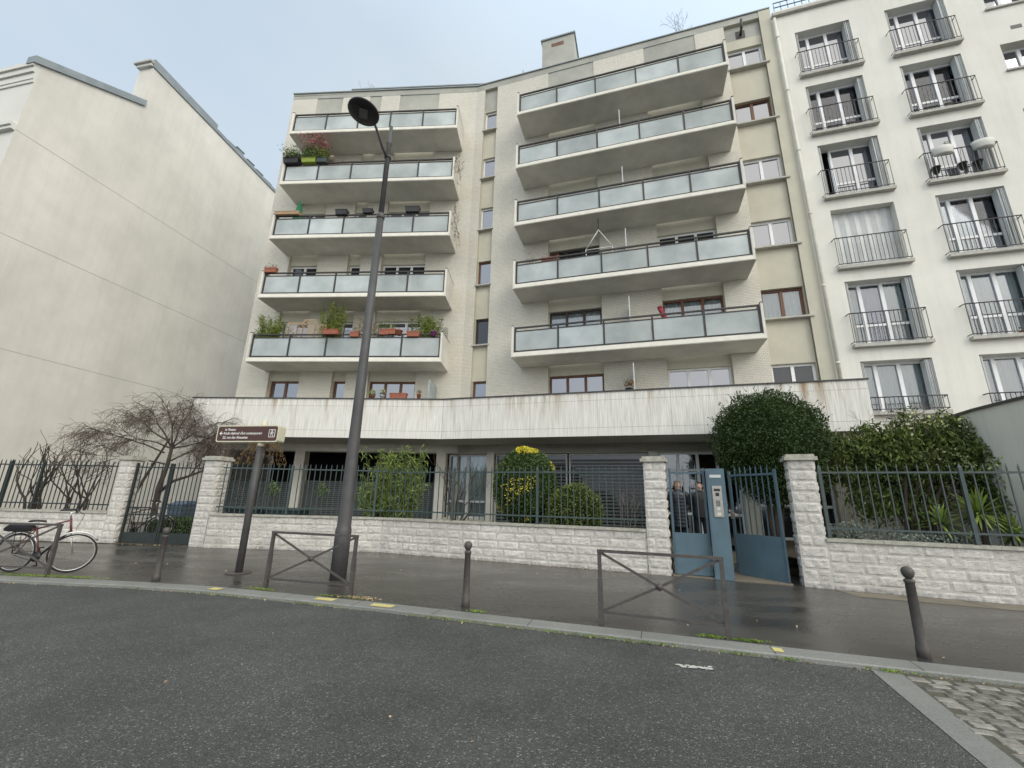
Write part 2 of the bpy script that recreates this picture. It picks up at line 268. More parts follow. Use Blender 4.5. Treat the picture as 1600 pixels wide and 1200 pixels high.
M['cobble_joint']=mat('cobble_joint',(.10,.097,.075),(.06,.06,.045),rough=.8,scale=15)
M['flag']=mat('brown_flagstone',(.19,.165,.125),(.14,.12,.09),rough=.5,scale=5,island=.15)

# ------------------------------------------------------------------ builders
class MB:
    def __init__(s): s.v=[];s.f=[];s.uv=[];s.mi=[];s.sm=[]
    def face(s,pts,uv=None,mi=0,smooth=False):
        b=len(s.v); s.v.extend([tuple(p) for p in pts]); s.f.append(tuple(range(b,b+len(pts))))
        s.uv.extend(uv or [(p[0],p[2]) for p in pts]); s.mi.append(mi); s.sm.append(smooth)
    def mesh(s,vs,fs,mi=0,smooth=False):
        b=len(s.v); s.v.extend([tuple(p) for p in vs])
        for f in fs:
            s.f.append(tuple(i+b for i in f)); s.uv.extend([(vs[i][0],vs[i][2]) for i in f]); s.mi.append(mi); s.sm.append(smooth)
    def box(s,fr,s0,s1,d0,d1,z0,z1,mi=0,skip=''):
        """box in frame fr: s along, d outward, z up"""
        P=fr.P
        q={'f':([(s0,d1,z0),(s1,d1,z0),(s1,d1,z1),(s0,d1,z1)],lambda a:(a[0],a[2])),
           'b':([(s1,d0,z0),(s0,d0,z0),(s0,d0,z1),(s1,d0,z1)],lambda a:(a[0],a[2])),
           'l':([(s0,d0,z0),(s0,d1,z0),(s0,d1,z1),(s0,d0,z1)],lambda a:(a[1],a[2])),
           'r':([(s1,d1,z0),(s1,d0,z0),(s1,d0,z1),(s1,d1,z1)],lambda a:(a[1],a[2])),
           't':([(s0,d1,z1),(s1,d1,z1),(s1,d0,z1),(s0,d0,z1)],lambda a:(a[0],a[1])),
           'd':([(s0,d0,z0),(s1,d0,z0),(s1,d1,z0),(s0,d1,z0)],lambda a:(a[0],a[1]))}
        for k,(pp,u) in q.items():
            if k in skip: continue
            s.face([P(*a) for a in pp],[u(a) for a in pp],mi)
    def tube(s,pts,rad,n=8,mi=0,cap=True,smooth=True):
        pts=[Vector(p) for p in pts]; rad=rad if isinstance(rad,(list,tuple)) else [rad]*len(pts)
        vs=[];fs=[]; prev=None
        for i,p in enumerate(pts):
            t=(pts[min(i+1,len(pts)-1)]-pts[max(i-1,0)])
            if t.length<1e-9: t=Vector((0,0,1))
            t.normalize()
            a=prev if prev is not None else (Vector((0,0,1)) if abs(t.z)<.9 else Vector((1,0,0)))
            x=(a-t*a.dot(t)); 
            if x.length<1e-6: x=t.orthogonal()
            x.normalize(); prev=x; y=t.cross(x)
            for k in range(n):
                an=2*math.pi*(k+.5)/n; vs.append(p+rad[i]*(math.cos(an)*x+math.sin(an)*y))
        for i in range(len(pts)-1):
            for k in range(n): fs.append((i*n+k,i*n+(k+1)%n,(i+1)*n+(k+1)%n,(i+1)*n+k))
        if cap: fs.append(tuple(range(n-1,-1,-1))); fs.append(tuple(range((len(pts)-1)*n,len(pts)*n)))
        s.mesh(vs,fs,mi,smooth and n>4)
    def lathe(s,c,prof,n=24,mi=0,axis=None,smooth=True):
        c=Vector(c); ax=Vector(axis or (0,0,1)).normalized(); x=ax.orthogonal().normalized(); y=ax.cross(x); vs=[];fs=[]
        for (r,h) in prof:
            for k in range(n):
                a=2*math.pi*k/n; vs.append(c+ax*h+r*(math.cos(a)*x+math.sin(a)*y))
        for i in range(len(prof)-1):
            for k in range(n): fs.append((i*n+k,i*n+(k+1)%n,(i+1)*n+(k+1)%n,(i+1)*n+k))
        fs.append(tuple(range(n-1,-1,-1))); fs.append(tuple(range((len(prof)-1)*n,len(prof)*n)))
        s.mesh(vs,fs,mi,smooth)
    def build(s,name,mats,parent=None,loc=None,auto=False):
        if not isinstance(mats,(list,tuple)): mats=[mats]
        L=Vector(loc) if loc is not None else (Vector(parent['_w']) if parent is not None and '_w' in parent else Vector((0,0,0)))
        me=bpy.data.meshes.new(name); me.from_pydata([(v[0]-L.x,v[1]-L.y,v[2]-L.z) for v in s.v],[],s.f)
        ul=me.uv_layers.new(name='UVMap'); flat=[c for u in s.uv for c in u]; ul.data.foreach_set('uv',flat)
        me.polygons.foreach_set('material_index',s.mi); me.polygons.foreach_set('use_smooth',s.sm)
        for m in mats: me.materials.append(m)
        me.update()
        o=bpy.data.objects.new(name,me); scene.collection.objects.link(o); o['_w']=tuple(L)
        if parent is not None: o.parent=parent
        else: o.location=L
        return o
# parts of parts share the thing's origin
def thing(name,label,cat,loc,group=None):
    o=bpy.data.objects.new(name,None); scene.collection.objects.link(o); o.location=loc; o['_w']=tuple(loc)
    o.empty_display_size=.2; o['label']=label; o['category']=cat
    if group:o['group']=group
    return o
def tag(o,label,cat,group=None):
    o['label']=label;o['category']=cat
    if group:o['group']=group
    return o
def struct(o): o['kind']='structure'; return o
def copy_tree(o,parent=None):
    c=o.copy(); scene.collection.objects.link(c); c.parent=parent
    for ch in list(o.children): copy_tree(ch,c)
    return c
class Fr:
    def __init__(s,o,u,flip=1):
        s.o=Vector((o[0],o[1])); s.u=Vector((u[0],u[1])).normalized(); s.n=Vector((s.u.y,-s.u.x))*flip
    def P(s,a,d,z):
        q=s.o+s.u*a+s.n*d; return (q.x,q.y,z)
A=Fr((-2.064,16.807),(.9561,-.2932)); B=Fr((-2.064,16.807),(.9975,-.0709))
def seg(p,q): return Fr(p,(q[0]-p[0],q[1]-p[1])), math.hypot(q[0]-p[0],q[1]-p[1])
ID=Fr((0,0),(1,0))
def wall_grid(mb,fr,s0,s1,z0,z1,d,rd,holes,mi=0,rmi=None,d2=None):
    """front sheet at depth d with rectangular holes and reveals going rd inwards"""
    rmi=mi if rmi is None else rmi
    S=sorted({s0,s1}|{h[0] for h in holes if s0<h[0]<s1}|{h[1] for h in holes if s0<h[1]<s1})
    Z=sorted({z0,z1}|{h[2] for h in holes if z0<h[2]<z1}|{h[3] for h in holes if z0<h[3]<z1})
    def inh(a,b): return any(h[0]<=a<=h[1] and h[2]<=b<=h[3] for h in holes)
    for i in range(len(S)-1):
        for j in range(len(Z)-1):
            if not inh((S[i]+S[i+1])/2,(Z[j]+Z[j+1])/2):
                q=[(S[i],Z[j]),(S[i+1],Z[j]),(S[i+1],Z[j+1]),(S[i],Z[j+1])]
                mb.face([fr.P(a,d,b) for a,b in q],q,mi)
    for (a0,a1,b0,b1) in holes:
        for q in [((a0,d,b0),(a0,d,b1),(a0,d-rd,b1),(a0,d-rd,b0)),((a1,d,b1),(a1,d,b0),(a1,d-rd,b0),(a1,d-rd,b1)),
                  ((a0,d,b1),(a1,d,b1),(a1,d-rd,b1),(a0,d-rd,b1)),((a0,d-rd,b0),(a1,d-rd,b0),(a1,d,b0),(a0,d,b0))]:
            mb.face([fr.P(*p) for p in q],[(p[0]+p[1],p[2]) for p in q],rmi)
def window(parent,fr,s0,s1,z0,z1,d,fm,gm,leaves=2,fw=.06,curtain=None,bar=None,widths=None,name='window',roomy=True):
    """casement set into an opening; d = face of the frame"""
    mb=MB(); t=.06
    mb.box(fr,s0,s1,d-t,d,z1-fw,z1); mb.box(fr,s0,s1,d-t,d,z0,z0+fw)
    mb.box(fr,s0,s0+fw,d-t,d,z0+fw,z1-fw); mb.box(fr,s1-fw,s1,d-t,d,z0+fw,z1-fw)
    W=s1-s0; ed=[s0]; widths=widths or [1/leaves]*leaves
    for w in widths: ed.append(ed[-1]+w*W)
    for e in ed[1:-1]: mb.box(fr,e-.05,e+.05,d-t,d+.01,z0+fw,z1-fw)
    if bar:
        for i in range(len(ed)-1): mb.box(fr,ed[i]+.055,ed[i+1]-.055,d-t+.01,d-.01,bar-.04,bar+.04)
    o=mb.build(name,M[fm],parent)
    g=MB(); g.box(fr,s0+fw*.6,s1-fw*.6,d-.045,d-.035,z0+fw*.6,z1-fw*.6); g.build('pane',M[gm],o)
    if curtain:
        c=MB(); n=int((s1-s0)*28); vs=[];fs=[]
        lst=curtain if isinstance(curtain,list) else [(0,1,curtain)]
        for (a,b,cm) in lst:
            c=MB(); vs=[];fs=[]; n=max(6,int((b-a)*(s1-s0)*40))
            for i in range(n+1):
                ss=s0+(s1-s0)*(a+(b-a)*i/n); dd=d-.13+.02*math.sin(i*1.3)+.012*math.sin(i*.47+a*9)
                vs+= [fr.P(ss,dd,z0+.02),fr.P(ss,dd,z1-.02)]
            for i in range(n): fs.append((2*i,2*i+2,2*i+3,2*i+1))
            c.mesh(vs,fs,0,True); c.build('curtain',M[cm],o)
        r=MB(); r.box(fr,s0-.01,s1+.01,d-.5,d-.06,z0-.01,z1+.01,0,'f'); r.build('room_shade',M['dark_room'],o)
    return o
FL=[6.6+2.75*k for k in range(5)]  # soffits of the balconies

# ------------------------------------------------------------------ ground
K=[(-30,9.6),(-14,8.62),(-8.8,8.2),(-6.5,7.97),(-5,7.72),(-3.5,7.3),(-1.8,6.8),(0,6.2),(1.6,5.68),(3.2,5.15),(4.9,4.6),(12,2.3),(25,-1.9)]
def kd(x,y):
    best=1e9
    for a,b in zip(K[:-1],K[1:]):
        ax,ay=a;bx,by=b; L=(bx-ax)**2+(by-ay)**2; t=max(0,min(1,((x-ax)*(bx-ax)+(y-ay)*(by-ay))/L))
        best=min(best,math.hypot(x-ax-t*(bx-ax),y-ay-t*(by-ay)))
    return best
def pz(x,y): return .05+.02*kd(x,y)
def offs(poly,d):
    out=[]
    for i,p in enumerate(poly):
        a=poly[max(i-1,0)]; b=poly[min(i+1,len(poly)-1)]; u=Vector((b[0]-a[0],b[1]-a[1])).normalized()
        out.append((p[0]-u.y*d,p[1]+u.x*d))
    return out
g=MB(); n=60
g.face([(-300,-300,0),(300,-300,0),(300,300,0),(-300,300,0)],None,0)
struct(g.build('road',M['asphalt']))
# kerb stones with joints
def resample(poly,step):
    out=[poly[0]];
    for a,b in zip(poly[:-1],poly[1:]):
        L=math.hypot(b[0]-a[0],b[1]-a[1]); k=max(1,int(L/step))
        for i in range(1,k+1): out.append((a[0]+(b[0]-a[0])*i/k,a[1]+(b[1]-a[1])*i/k))
    return out
KS=resample(K,.25); KI=offs(KS,.28); KO=offs(KS,.012)
kb=MB(); acc=0
for i in range(len(KS)-1):
    a,b=KS[i],KS[i+1]; ai,bi=KI[i],KI[i+1]; ao,bo=KO[i],KO[i+1]
    z=.05; zi=.056
    kb.face([(a[0],a[1],-.02),(b[0],b[1],-.02),(b[0],b[1],z-.012),(a[0],a[1],z-.012)])
    kb.face([(a[0],a[1],z-.012),(b[0],b[1],z-.012),(bo[0],bo[1],z),(ao[0],ao[1],z)])
    kb.face([(ao[0],ao[1],z),(bo[0],bo[1],z),(bi[0],bi[1],zi),(ai[0],ai[1],zi)])
    acc+=1
    if acc%5==0:
        u=Vector((b[0]-a[0],b[1]-a[1])).normalized()*.006
        kb.face([(b[0]-u.x,b[1]-u.y,z+.001),(b[0]+u.x,b[1]+u.y,z+.001),(bi[0]+u.x,bi[1]+u.y,zi+.001),(bi[0]-u.x,bi[1]-u.y,zi+.001)],None,1)
struct(kb.build('kerb',[M['granite'],M['cobble_joint']]))
pv=MB(); rows=[offs(KS,d) for d in (.281,.8,1.6,2.6,3.8,5.2,7.5,10)]
for r in range(len(rows)-1):
    for i in range(len(KS)-1):
        q=[rows[r][i],rows[r][i+1],rows[r+1][i+1],rows[r+1][i]]; D=[.281,.8,1.6,2.6,3.8,5.2,7.5,10]
        zz=[.05+.02*D[r]]*2+[.05+.02*D[r+1]]*2
        pv.face([(q[k][0],q[k][1],zz[k]) for k in range(4)],None,0,True)
struct(pv.build('pavement',M['pave']))
# yellow paint marks on the kerb
yp=MB()
for (x,w,sh) in [(-3.02,.34,.03),(-2.05,.36,0),(-5.1,.2,0),(3.02,.10,.0)]:
    j=min(range(len(KS)),key=lambda i:abs(KS[i][0]-x)); a=KS[j]; b=KS[j+1]; u=Vector((b[0]-a[0],b[1]-a[1])).normalized(); nn=Vector((-u.y,u.x))
    p=Vector(a)+nn*(.06+sh); m_=11; top=[];bot=[]
    for i in range(m_):
        e=p+u*(w*i/(m_-1)); top.append(e+nn*(.14+.012*random.random())); bot.append(e+nn*(.012*random.random()))
    for i in range(m_-1):
        yp.face([(bot[i].x,bot[i].y,.0565),(bot[i+1].x,bot[i+1].y,.0565),(top[i+1].x,top[i+1].y,.0595),(top[i].x,top[i].y,.0595)])
struct(yp.build('kerb_paint',M['yellow_paint']))
wm_=MB(); rnd=random.Random(77)
for i in range(60):
    a=rnd.uniform(-.16,.16); x=1.93+a; y=4.93-.28*a+rnd.gauss(0,.02); w_=rnd.uniform(.008,.035); q=rnd.uniform(0,3)
    wm_.face([(x+w_*math.cos(q+k*1.257)*rnd.uniform(.6,1.3),y+.5*w_*math.sin(q+k*1.257),.004+.0001*i) for k in range(5)])
struct(wm_.build('road_marking',M['pot_white']))
# granite border and cobbles at lower right
gb=MB(); pa=[(3.74,4.98),(3.12,3.30),(2.4,1.3)]; pb=[(3.98,4.90),(3.34,3.24),(2.62,1.24)]
for i in range(len(pa)-1):
    gb.face([(pa[i+1][0],pa[i+1][1],.004),(pb[i+1][0],pb[i+1][1],.004),(pb[i][0],pb[i][1],.004),(pa[i][0],pa[i][1],.004)])
struct(gb.build('granite_border',M['granite']))
jb=MB(); poly=[(3.98,4.90),(3.34,3.24),(2.62,1.24),(9,-1.5),(12,2.3),(4.9,4.6)]
jb.face([(x,y,.003) for x,y in reversed(poly)])
struct(jb.build('cobble_bedding',M['cobble_joint']))
def inpoly(x,y,P):
    c=False
    for i in range(len(P)):
        a,b=P[i],P[i-1]
        if (a[1]>y)!=(b[1]>y) and x<(b[0]-a[0])*(y-a[1])/(b[1]-a[1])+a[0]: c=not c
    return c
cb=MB(); th=R(-17); ca,sa=math.cos(th),math.sin(th)
for i in range(-5,60):
    off=random.uniform(0,.1)
    for j in range(-10,60):
        u_=i*.118; v_=j*.175+off*1.5+(.08 if i%2 else 0)
        x=2.2+v_*ca+u_*sa*-1; y=1.2+v_*sa+u_*ca
        if x>8.5 or not inpoly(x,y,poly) or not inpoly(x+.06,y+.03,poly) or not inpoly(x-.06,y-.03,poly): continue
        w=.075*random.uniform(.85,1.08); h=.048*random.uniform(.85,1.08); tz=.011+random.uniform(-.003,.004); a=random.uniform(-.09,.09)+th; c_,s_=math.cos(a),math.sin(a)
        ring=[]
        for (px,py) in [(-1,-.86),(-.9,-1),(.9,-1),(1,-.86),(1,.86),(.9,1),(-.9,1),(-1,.86)]:
            px+=random.uniform(-.09,.09);py+=random.uniform(-.09,.09); ring.append((px,py))
        vs=[(x+(px*w)*c_-(py*h)*s_,y+(px*w)*s_+(py*h)*c_,.0035) for px,py in ring]+[(x+(px*w*.9)*c_-(py*h*.88)*s_,y+(px*w*.9)*s_+(py*h*.88)*c_,tz) for px,py in ring]+[(x,y,tz+.002)]
        fs=[(k,(k+1)%8,8+(k+1)%8,8+k) for k in range(8)]+[(8+k,8+(k+1)%8,16) for k in range(8)]
        cb.mesh(vs,fs,0,False)
struct(cb.build('cobbles',M['cobble']))
# brown flagstones along the wall on the right
fl=MB(); f4,L4=seg((6.1,8.58),(14,5.33))
for i in range(9):
    s=i*.9-.05; vs=[f4.P(s,.05,0),f4.P(s+.88,.05,0),f4.P(s+1.1,.55,0),f4.P(s+.22,.55,0)]
    fl.face([(a,b,pz(a,b)+.004) for a,b,_ in reversed(vs)])
struct(fl.build('flagstones',M['flag']))
# garden ground behind the street walls
gs=MB()
gs.face([(-30,30,.15),(-30,13.4,.15),(-8.7,12.9,.15),(-8.7,30,.15)])
gs.face([(-8.7,17.6,.6),(-8.7,12.95,.6),(-3.5,12.7,.6),(3.1,10.2,.6),(3.1,16,.6)])
gs.face([(5.75,15,.6),(5.75,9.1,.6),(9,7.9,.6),(14,12,.6)])
struct(gs.build('garden_ground',M['soil']))
print('ground ok')
# ------------------------------------------------------------------ main apartment building
TF=math.tan(R(6.49))
def prism(mb,plan,z0,z1,mi=0,us=None):
    n=len(plan); us=us or [p[0] for p in plan]
    for i in range(n):
        j=(i+1)%n
        mb.face([(plan[i][0],plan[i][1],z0),(plan[j][0],plan[j][1],z0),(plan[j][0],plan[j][1],z1),(plan[i][0],plan[i][1],z1)],[(us[i],z0),(us[j],z0),(us[j],z1),(us[i],z1)],mi)
    mb.face([(p[0],p[1],z1) for p in plan],None,mi); mb.face([(p[0],p[1],z0) for p in reversed(plan)],None,mi)
bld=thing('apartment_building','seven storey beige tiled apartment building with two tiers of frosted glass balconies','building',A.P(0,-3,0))
ZT=21.5
recA=[(3.6,5.7),(7.9,10.0)]; recB=[(-8.2,-6.85),(-5.45,-4.85),(-3.9,-1.9)]
w=MB()
# tiled piers in front, recess columns left open
holes=[(a,b,3.6,21.15) for a,b in recA]+[(.42,1.08,3.6,21.15),(11.15,12.5,3.6,21.15)]
wall_grid(w,A,0,12.5,3.3,21.15,0,.14,holes,0,1)
wall_grid(w,B,-9.5,0,3.3,21.15,0,.14,[(a,b,3.6,21.15) for a,b in recB],0,1)
# parapet band and pilaster in render
w.box(A,0,11.15,-.3,-.02,21.152,ZT,2); w.box(A,1.08,11.15,-.03,.004,21.145,21.162,3); w.box(A,0,.42,-.03,.004,21.145,21.162,3); w.box(B,-9.5,0,-.03,.004,21.146,21.163,3); w.box(A,11.15,12.5,-.4,-.14,20.4,21.3,2); w.box(A,11.15,12.5,-.3,-.02,21.152,ZT,2); w.box(B,-9.5,0,-.3,-.022,21.152,ZT,2)
w.box(A,12.5,12.93,-.4,0,3.3,21.5,1)
# recess backs with window openings
def floors(): 
    return [(4.05,6.22)]+[(6.82+2.75*k,8.9+2.75*k) for k in range(5)]
for fr,recs in ((A,recA),(B,recB)):
    for (a,b) in recs:
        wall_grid(w,fr,a,b,3.6,18.0,-.14,.22,[(a+.02,b-.02,z0,z1) for z0,z1 in floors()[:5]],1,1)
        wall_grid(w,fr,a,b,18.0,19.96,-.14,.22,[(a+.02,b-.02,18.001,19.9)],2,2); w.box(fr,a,b,-.3,-.024,19.95,21.3,2)
wz=[(5.0+2.75*k+(-.02*k),6.2+2.75*k-.02*k) for k in range(6)]
wall_grid(w,A,.42,1.08,3.6,19.9,-.14,.2,[(.44,1.06,z0,z1) for z0,z1 in wz],1,1); w.box(A,.42,1.08,-.3,-.141,19.9,21.3,2)
sz=[(5.03+2.75*k,6.17+2.75*k) for k in range(6)]
wall_grid(w,A,11.15,12.5,3.6,20.4,-.14,.22,[(11.17,12.48,z0,z1) for z0,z1 in sz],1,1)
# body: sides and roof
Pf=lambda fr,s,d:Vector(fr.P(s,d,0)[:2])
plan=[Pf(B,-9.5,0),Pf(B,-9.5,-11),Pf(A,12.93,-11),Pf(A,12.93,-.05),Pf(A,0,-.05)]
for i,j in ((1,0),(3,2)):
    a,b=plan[i],plan[j]; w.face([(a.x,a.y,0),(b.x,b.y,0),(b.x,b.y,ZT),(a.x,a.y,ZT)],[(0,0),(11,0),(11,ZT),(0,ZT)],2)
w.face([(p.x,p.y,ZT-.12) for p in plan],None,2)
w.box(A,-.05,12.93,-.45,.03,ZT,ZT+.05,3); w.box(B,-9.55,.05,-.45,.034,ZT-.001,ZT+.052,3)
w.build('wall',[M['tile'],M['stucco'],M['grey_render'],M['zinc']],bld)
# ground floor front
gf=MB()
gA=[(-.44+.0,1.24,.9,3.28),(1.53,7.09,.7,3.28),(7.38,9.9,.3,3.28),(10.3,12.4,.6,3.1)]
gf_h=gA
wall_grid(gf,A,0,12.93,.0,3.31,-.02,.3,gA[1:]+[(0,1.24,.9,3.28)],0)
wall_grid(gf,B,-9.5,0,.0,3.31,-.02,.3,[(-9.3,-6.5,.6,3.28),(-6.1,-.8,.6,3.28),(-.42,0,.9,3.28)],0)
gf.box(A,0,12.93,-.3,.0,3.31,3.6,1); gf.box(B,-9.5,0,-.3,.003,3.312,3.6,1)
for s in (-.8,): gf.box(B,s,s+.36,-.2,.06,.5,3.3,1)
for s in (1.24,7.09): gf.box(A,s,s+.29,-.2,.06,.5,3.3,1)
gf.box(B,-6.5,-6.1,-.2,.06,.5,3.3,1)
gf.build('ground_floor_wall',[M['stucco'],M['slab']],bld)
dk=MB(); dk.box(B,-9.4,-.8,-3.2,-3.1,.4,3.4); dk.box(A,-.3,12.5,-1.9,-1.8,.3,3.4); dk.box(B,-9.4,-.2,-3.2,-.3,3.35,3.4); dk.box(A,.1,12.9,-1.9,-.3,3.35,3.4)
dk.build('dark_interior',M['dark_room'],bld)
wr=MB(); wr.box(A,7.5,9.8,-1.5,-1.45,.3,3.3); wr.build('lobby_wall',M['warm_room'],bld)
# ground floor windows, grilles and entrance
def slats(fr,s0,s1,z0,z1,d,step,mat_,name):
    m=MB(); z=z0
    while z<z1:
        m.box(fr,s0,s1,d-.02,d,z,z+step*.72); z+=step
    m.build(name,M[mat_],bld)
slats(B,-6.1,-.8,.6,2.15,-.22,.075,'roller','roller_grille'); slats(B,-9.3,-6.5,.6,2.05,-.22,.075,'roller','roller_grille')
window(bld,A,-.4,1.24,.9,3.26,-.16,'shutter','glass_clear',2,.07,curtain='curtain',bar=1.5)
for a,b in ((1.53,4.27),(4.33,7.09)):
    o=window(bld,A,a,b,.7,3.26,-.18,'shutter','glass_dark',1,.06)
    m=MB(); z=.8
    while z<3.1:
        m.box(A,a+.08,b-.08,-.178,-.172,z,z+.07); z+=.115
    m.build('blind',M['roller'],o)
def door_set(s0,s1,z0,z1,ntop):
    m=MB(); m.box(A,s0,s1,-.26,-.18,z1-.07,z1); m.box(A,s0,s1,-.26,-.18,z1-.62,z1-.55)
    n=4
    for i in range(n+1):
        s=s0+(s1-s0-.09)*i/n; m.box(A,s,s+.09,-.26,-.175,z0,z1-.07)
    m.box(A,s0,s1,-.258,-.182,z0+.95,z0+1.03); m.box(A,s0,s1,-.258,-.182,z0,z0+.12)
    o=m.build('entrance_door',M['white_frame'],bld)
    g_=MB(); g_.box(A,s0+.05,s1-.05,-.225,-.215,z0+.1,z1-.05); g_.build('pane',M['glass_clear'],o)
door_set(7.38,9.9,.3,3.28,2)
window(bld,A,10.3,12.4,.6,3.1,-.2,'white_frame','glass_dark',2,.08,bar=1.6)
# travertine band (terrace parapet) with mitred bend, joints and cap
bd=MB()
def plan_band(fr,s_end,d0,d1,left):
    if left: return [Pf(fr,s_end,d1),Pf(fr,-d1*TF,d1),Pf(fr,-d0*TF,d0),Pf(fr,s_end,d0)],[s_end,-d1*TF,-d0*TF,s_end]
    return [Pf(fr,d1*TF,d1),Pf(fr,s_end,d1),Pf(fr,s_end,d0),Pf(fr,d0*TF,d0)],[d1*TF,s_end,s_end,d0*TF]
for fr,se,l in ((B,-9.6,True),(A,12.85,False)):
    p,u=plan_band(fr,se,1.77,1.95,l); prism(bd,p,3.58,4.98,0,u)
    p,u=plan_band(fr,se,.01,1.77,l); prism(bd,p,3.6,3.85,1,u)
    p,u=plan_band(fr,se+(-.04 if l else .04),1.73,1.99,l); prism(bd,p,4.98,5.015,2,u)
for z in (4.72,3.84):
    bd.box(B,-9.6,-.225,1.94,1.9515,z,z+.008,3); bd.box(A,.225,12.85,1.94,1.9515,z,z+.008,3)
for s in [-7.9,-5.6,-3.2]: bd.box(B,s,s+.008,1.94,1.952,3.58,4.98,3)
for s in [.23,1.35,3.4,5.6,7.8,10.2,11.8]: bd.box(A,s,s+.008,1.94,1.952,3.58,4.98,3)
bd.box(A,12.67,12.85,.0,1.77,3.851,4.98,0); bd.box(B,-9.6,-9.42,.0,1.77,3.851,4.98,0)
bd.box(A,12.63,12.89,.0,1.73,4.98,5.013,2); bd.box(B,-9.64,-9.38,.0,1.73,4.98,5.013,2)
bd.build('terrace_parapet',[M['travertine'],M['slab'],M['dark_metal'],M['joint']],bld)
# windows
def BW(fr,a,b,k,fm,gm,n,cur=None,**kw):
    z0,z1=floors()[k]; return window(bld,fr,a+.02,b-.02,z0,z1,-.24,fm,gm,n,.07,curtain=cur,**kw)
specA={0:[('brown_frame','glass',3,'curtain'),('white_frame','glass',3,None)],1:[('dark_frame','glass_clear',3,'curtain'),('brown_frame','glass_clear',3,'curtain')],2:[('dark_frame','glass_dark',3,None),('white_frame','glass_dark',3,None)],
 3:[('white_frame','glass',3,None),('white_frame','glass',3,None)],4:[('brown_frame','glass',3,None),('white_frame','glass',3,None)],5:[('white_frame','glass',3,None),('white_frame','glass',3,None)]}
for k,v in specA.items():
    for (a,b),(fm,gm,n,cu) in zip(recA,v): BW(A,a,b,k,fm,gm,n,cu)
for k in range(6):
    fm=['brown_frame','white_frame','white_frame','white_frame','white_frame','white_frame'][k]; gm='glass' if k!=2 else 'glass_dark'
    for (a,b),n in zip(recB,(2,1,3)): BW(B,a,b,k,fm,gm,n)
for k,(z0,z1) in enumerate(wz):
    window(bld,A,.44,1.06,z0,z1,-.24,['brown_frame','dark_frame','brown_frame','white_frame','white_frame','white_frame'][k],'glass' if k!=1 else 'glass_dark',1,.07)
for k,(z0,z1) in enumerate(sz):
    window(bld,A,11.17,12.48,z0,z1,-.26,['white_frame','brown_frame','white_frame','white_frame','brown_frame','white_frame'][k],'glass_clear' if k==1 else ('glass_dark' if k==0 else 'glass'),2,.08,curtain='curtain' if k==1 else None)
for (z0,z1) in wz[1:]: s_=MB(); s_.box(A,.38,1.12,-.3,.05,z0-.05,z0); s_.build('window_sill',M['sill'],bld)
for (z0,z1) in sz[1:]: s_=MB(); s_.box(A,11.10,12.62,-.3,.06,z0-.06,z0); s_.build('window_sill',M['sill'],bld)
# balconies
def balcony(fr,s0,s1,k,part=None):
    z=FL[k]; m=MB()
    m.box(fr,s0,s1,.005,1.32,z,z+.15,0); m.box(fr,s0+.06,s1-.06,1.323,1.335,z+.02,z+.135,1)
    m.box(fr,s0+.08,s1-.08,1.16,1.30,z+.15,z+.19,0)
    for a,b in ((s0,s0+.075),(s1-.075,s1)): m.box(fr,a,b,.005,1.32,z+.15,z+1.22,0); m.box(fr,a-.006,b+.006,.005,1.335,z+1.22,z+1.24,2)
    o=m.build('balcony',[M['slab'],M['fascia'],M['dark_metal']],bld)
    r=MB(); a0,a1=s0+.09,s1-.09; d=1.22
    r.box(fr,a0,a1,d-.03,d+.03,z+1.14,z+1.19); r.box(fr,a0,a1,d-.018,d+.018,z+1.01,z+1.05); r.box(fr,a0,a1,d-.018,d+.018,z+.23,z+.275)
    W=(a1-a0)/5
    for i in range(6):
        c=a0+.02+(a1-a0-.04)*i/5; r.box(fr,c-.03,c+.03,d-.035,d+.028,z+.19,z+1.14)
    for (q,sg) in ((a0,1),(a1,-1)):
        r.box(fr,q-.004,q+.004,d-.5,d,z+1.14,z+1.16)
    r.build('railing',M['rail_metal'],o)
    for i in range(5):
        g_=MB(); c0=a0+.02+(a1-a0-.04)*i/5+.035; c1=a0+.02+(a1-a0-.04)*(i+1)/5-.035
        g_.box(fr,c0,c1,d-.006,d+.006,z+.275,z+1.015); g_.build('glass_panel',M['frost'],o)
    if part is not None:
        p=MB(); p.box(fr,part,part+.035,.02,1.1,z+.15,z+2.05); p.build('partition',M['shutter'],o)
    return o
for k in range(5):
    balcony(A,2.5,10.8,k,6.72); balcony(B,-8.38,-.57,k,None)
tp=MB(); tp.box(A,6.75,6.785,.02,1.3,3.85,6.1); tp.build('partition',M['shutter'],bld)
tp=MB(); tp.box(B,-1.02,-.98,.02,1.2,3.85,5.95); tp.build('partition',M['frost'],bld)
# roof pieces
ph=MB(); ph.box(B,-7.1,.2,-8,-1.2,ZT-.1,23.0,0); ph.box(B,-7.16,.26,-8.05,-1.12,23.0,23.06,1); ph.build('penthouse',[M['grey_render'],M['zinc']],bld)
ch=MB(); ch.box(A,2.95,4.65,-3.4,-1.5,ZT-.1,25.3,0); ch.box(A,2.88,4.72,-3.47,-1.43,25.3,25.38,1); co=ch.build('chimney',[M['grey_render'],M['zinc']],bld)
vt=MB(); vt.box(A,3.45,4.1,-1.505,-1.49,24.75,24.98); vt.build('vent',M['brown_frame'],co)
vt=MB(); vt.box(A,11.6,11.95,-.139,-.125,20.45,20.85); vt.tube([A.P(11.78,-.13,20.6),A.P(11.78,.12,20.7),A.P(11.8,.16,21.1)],.05); vt.build('flue_pipe',M['dark_metal'],bld)
rr=MB()
for s in (-.4,-.1,.2): rr.tube([A.P(s,-.9,ZT),A.P(s,-.9,ZT+.8)],.02)
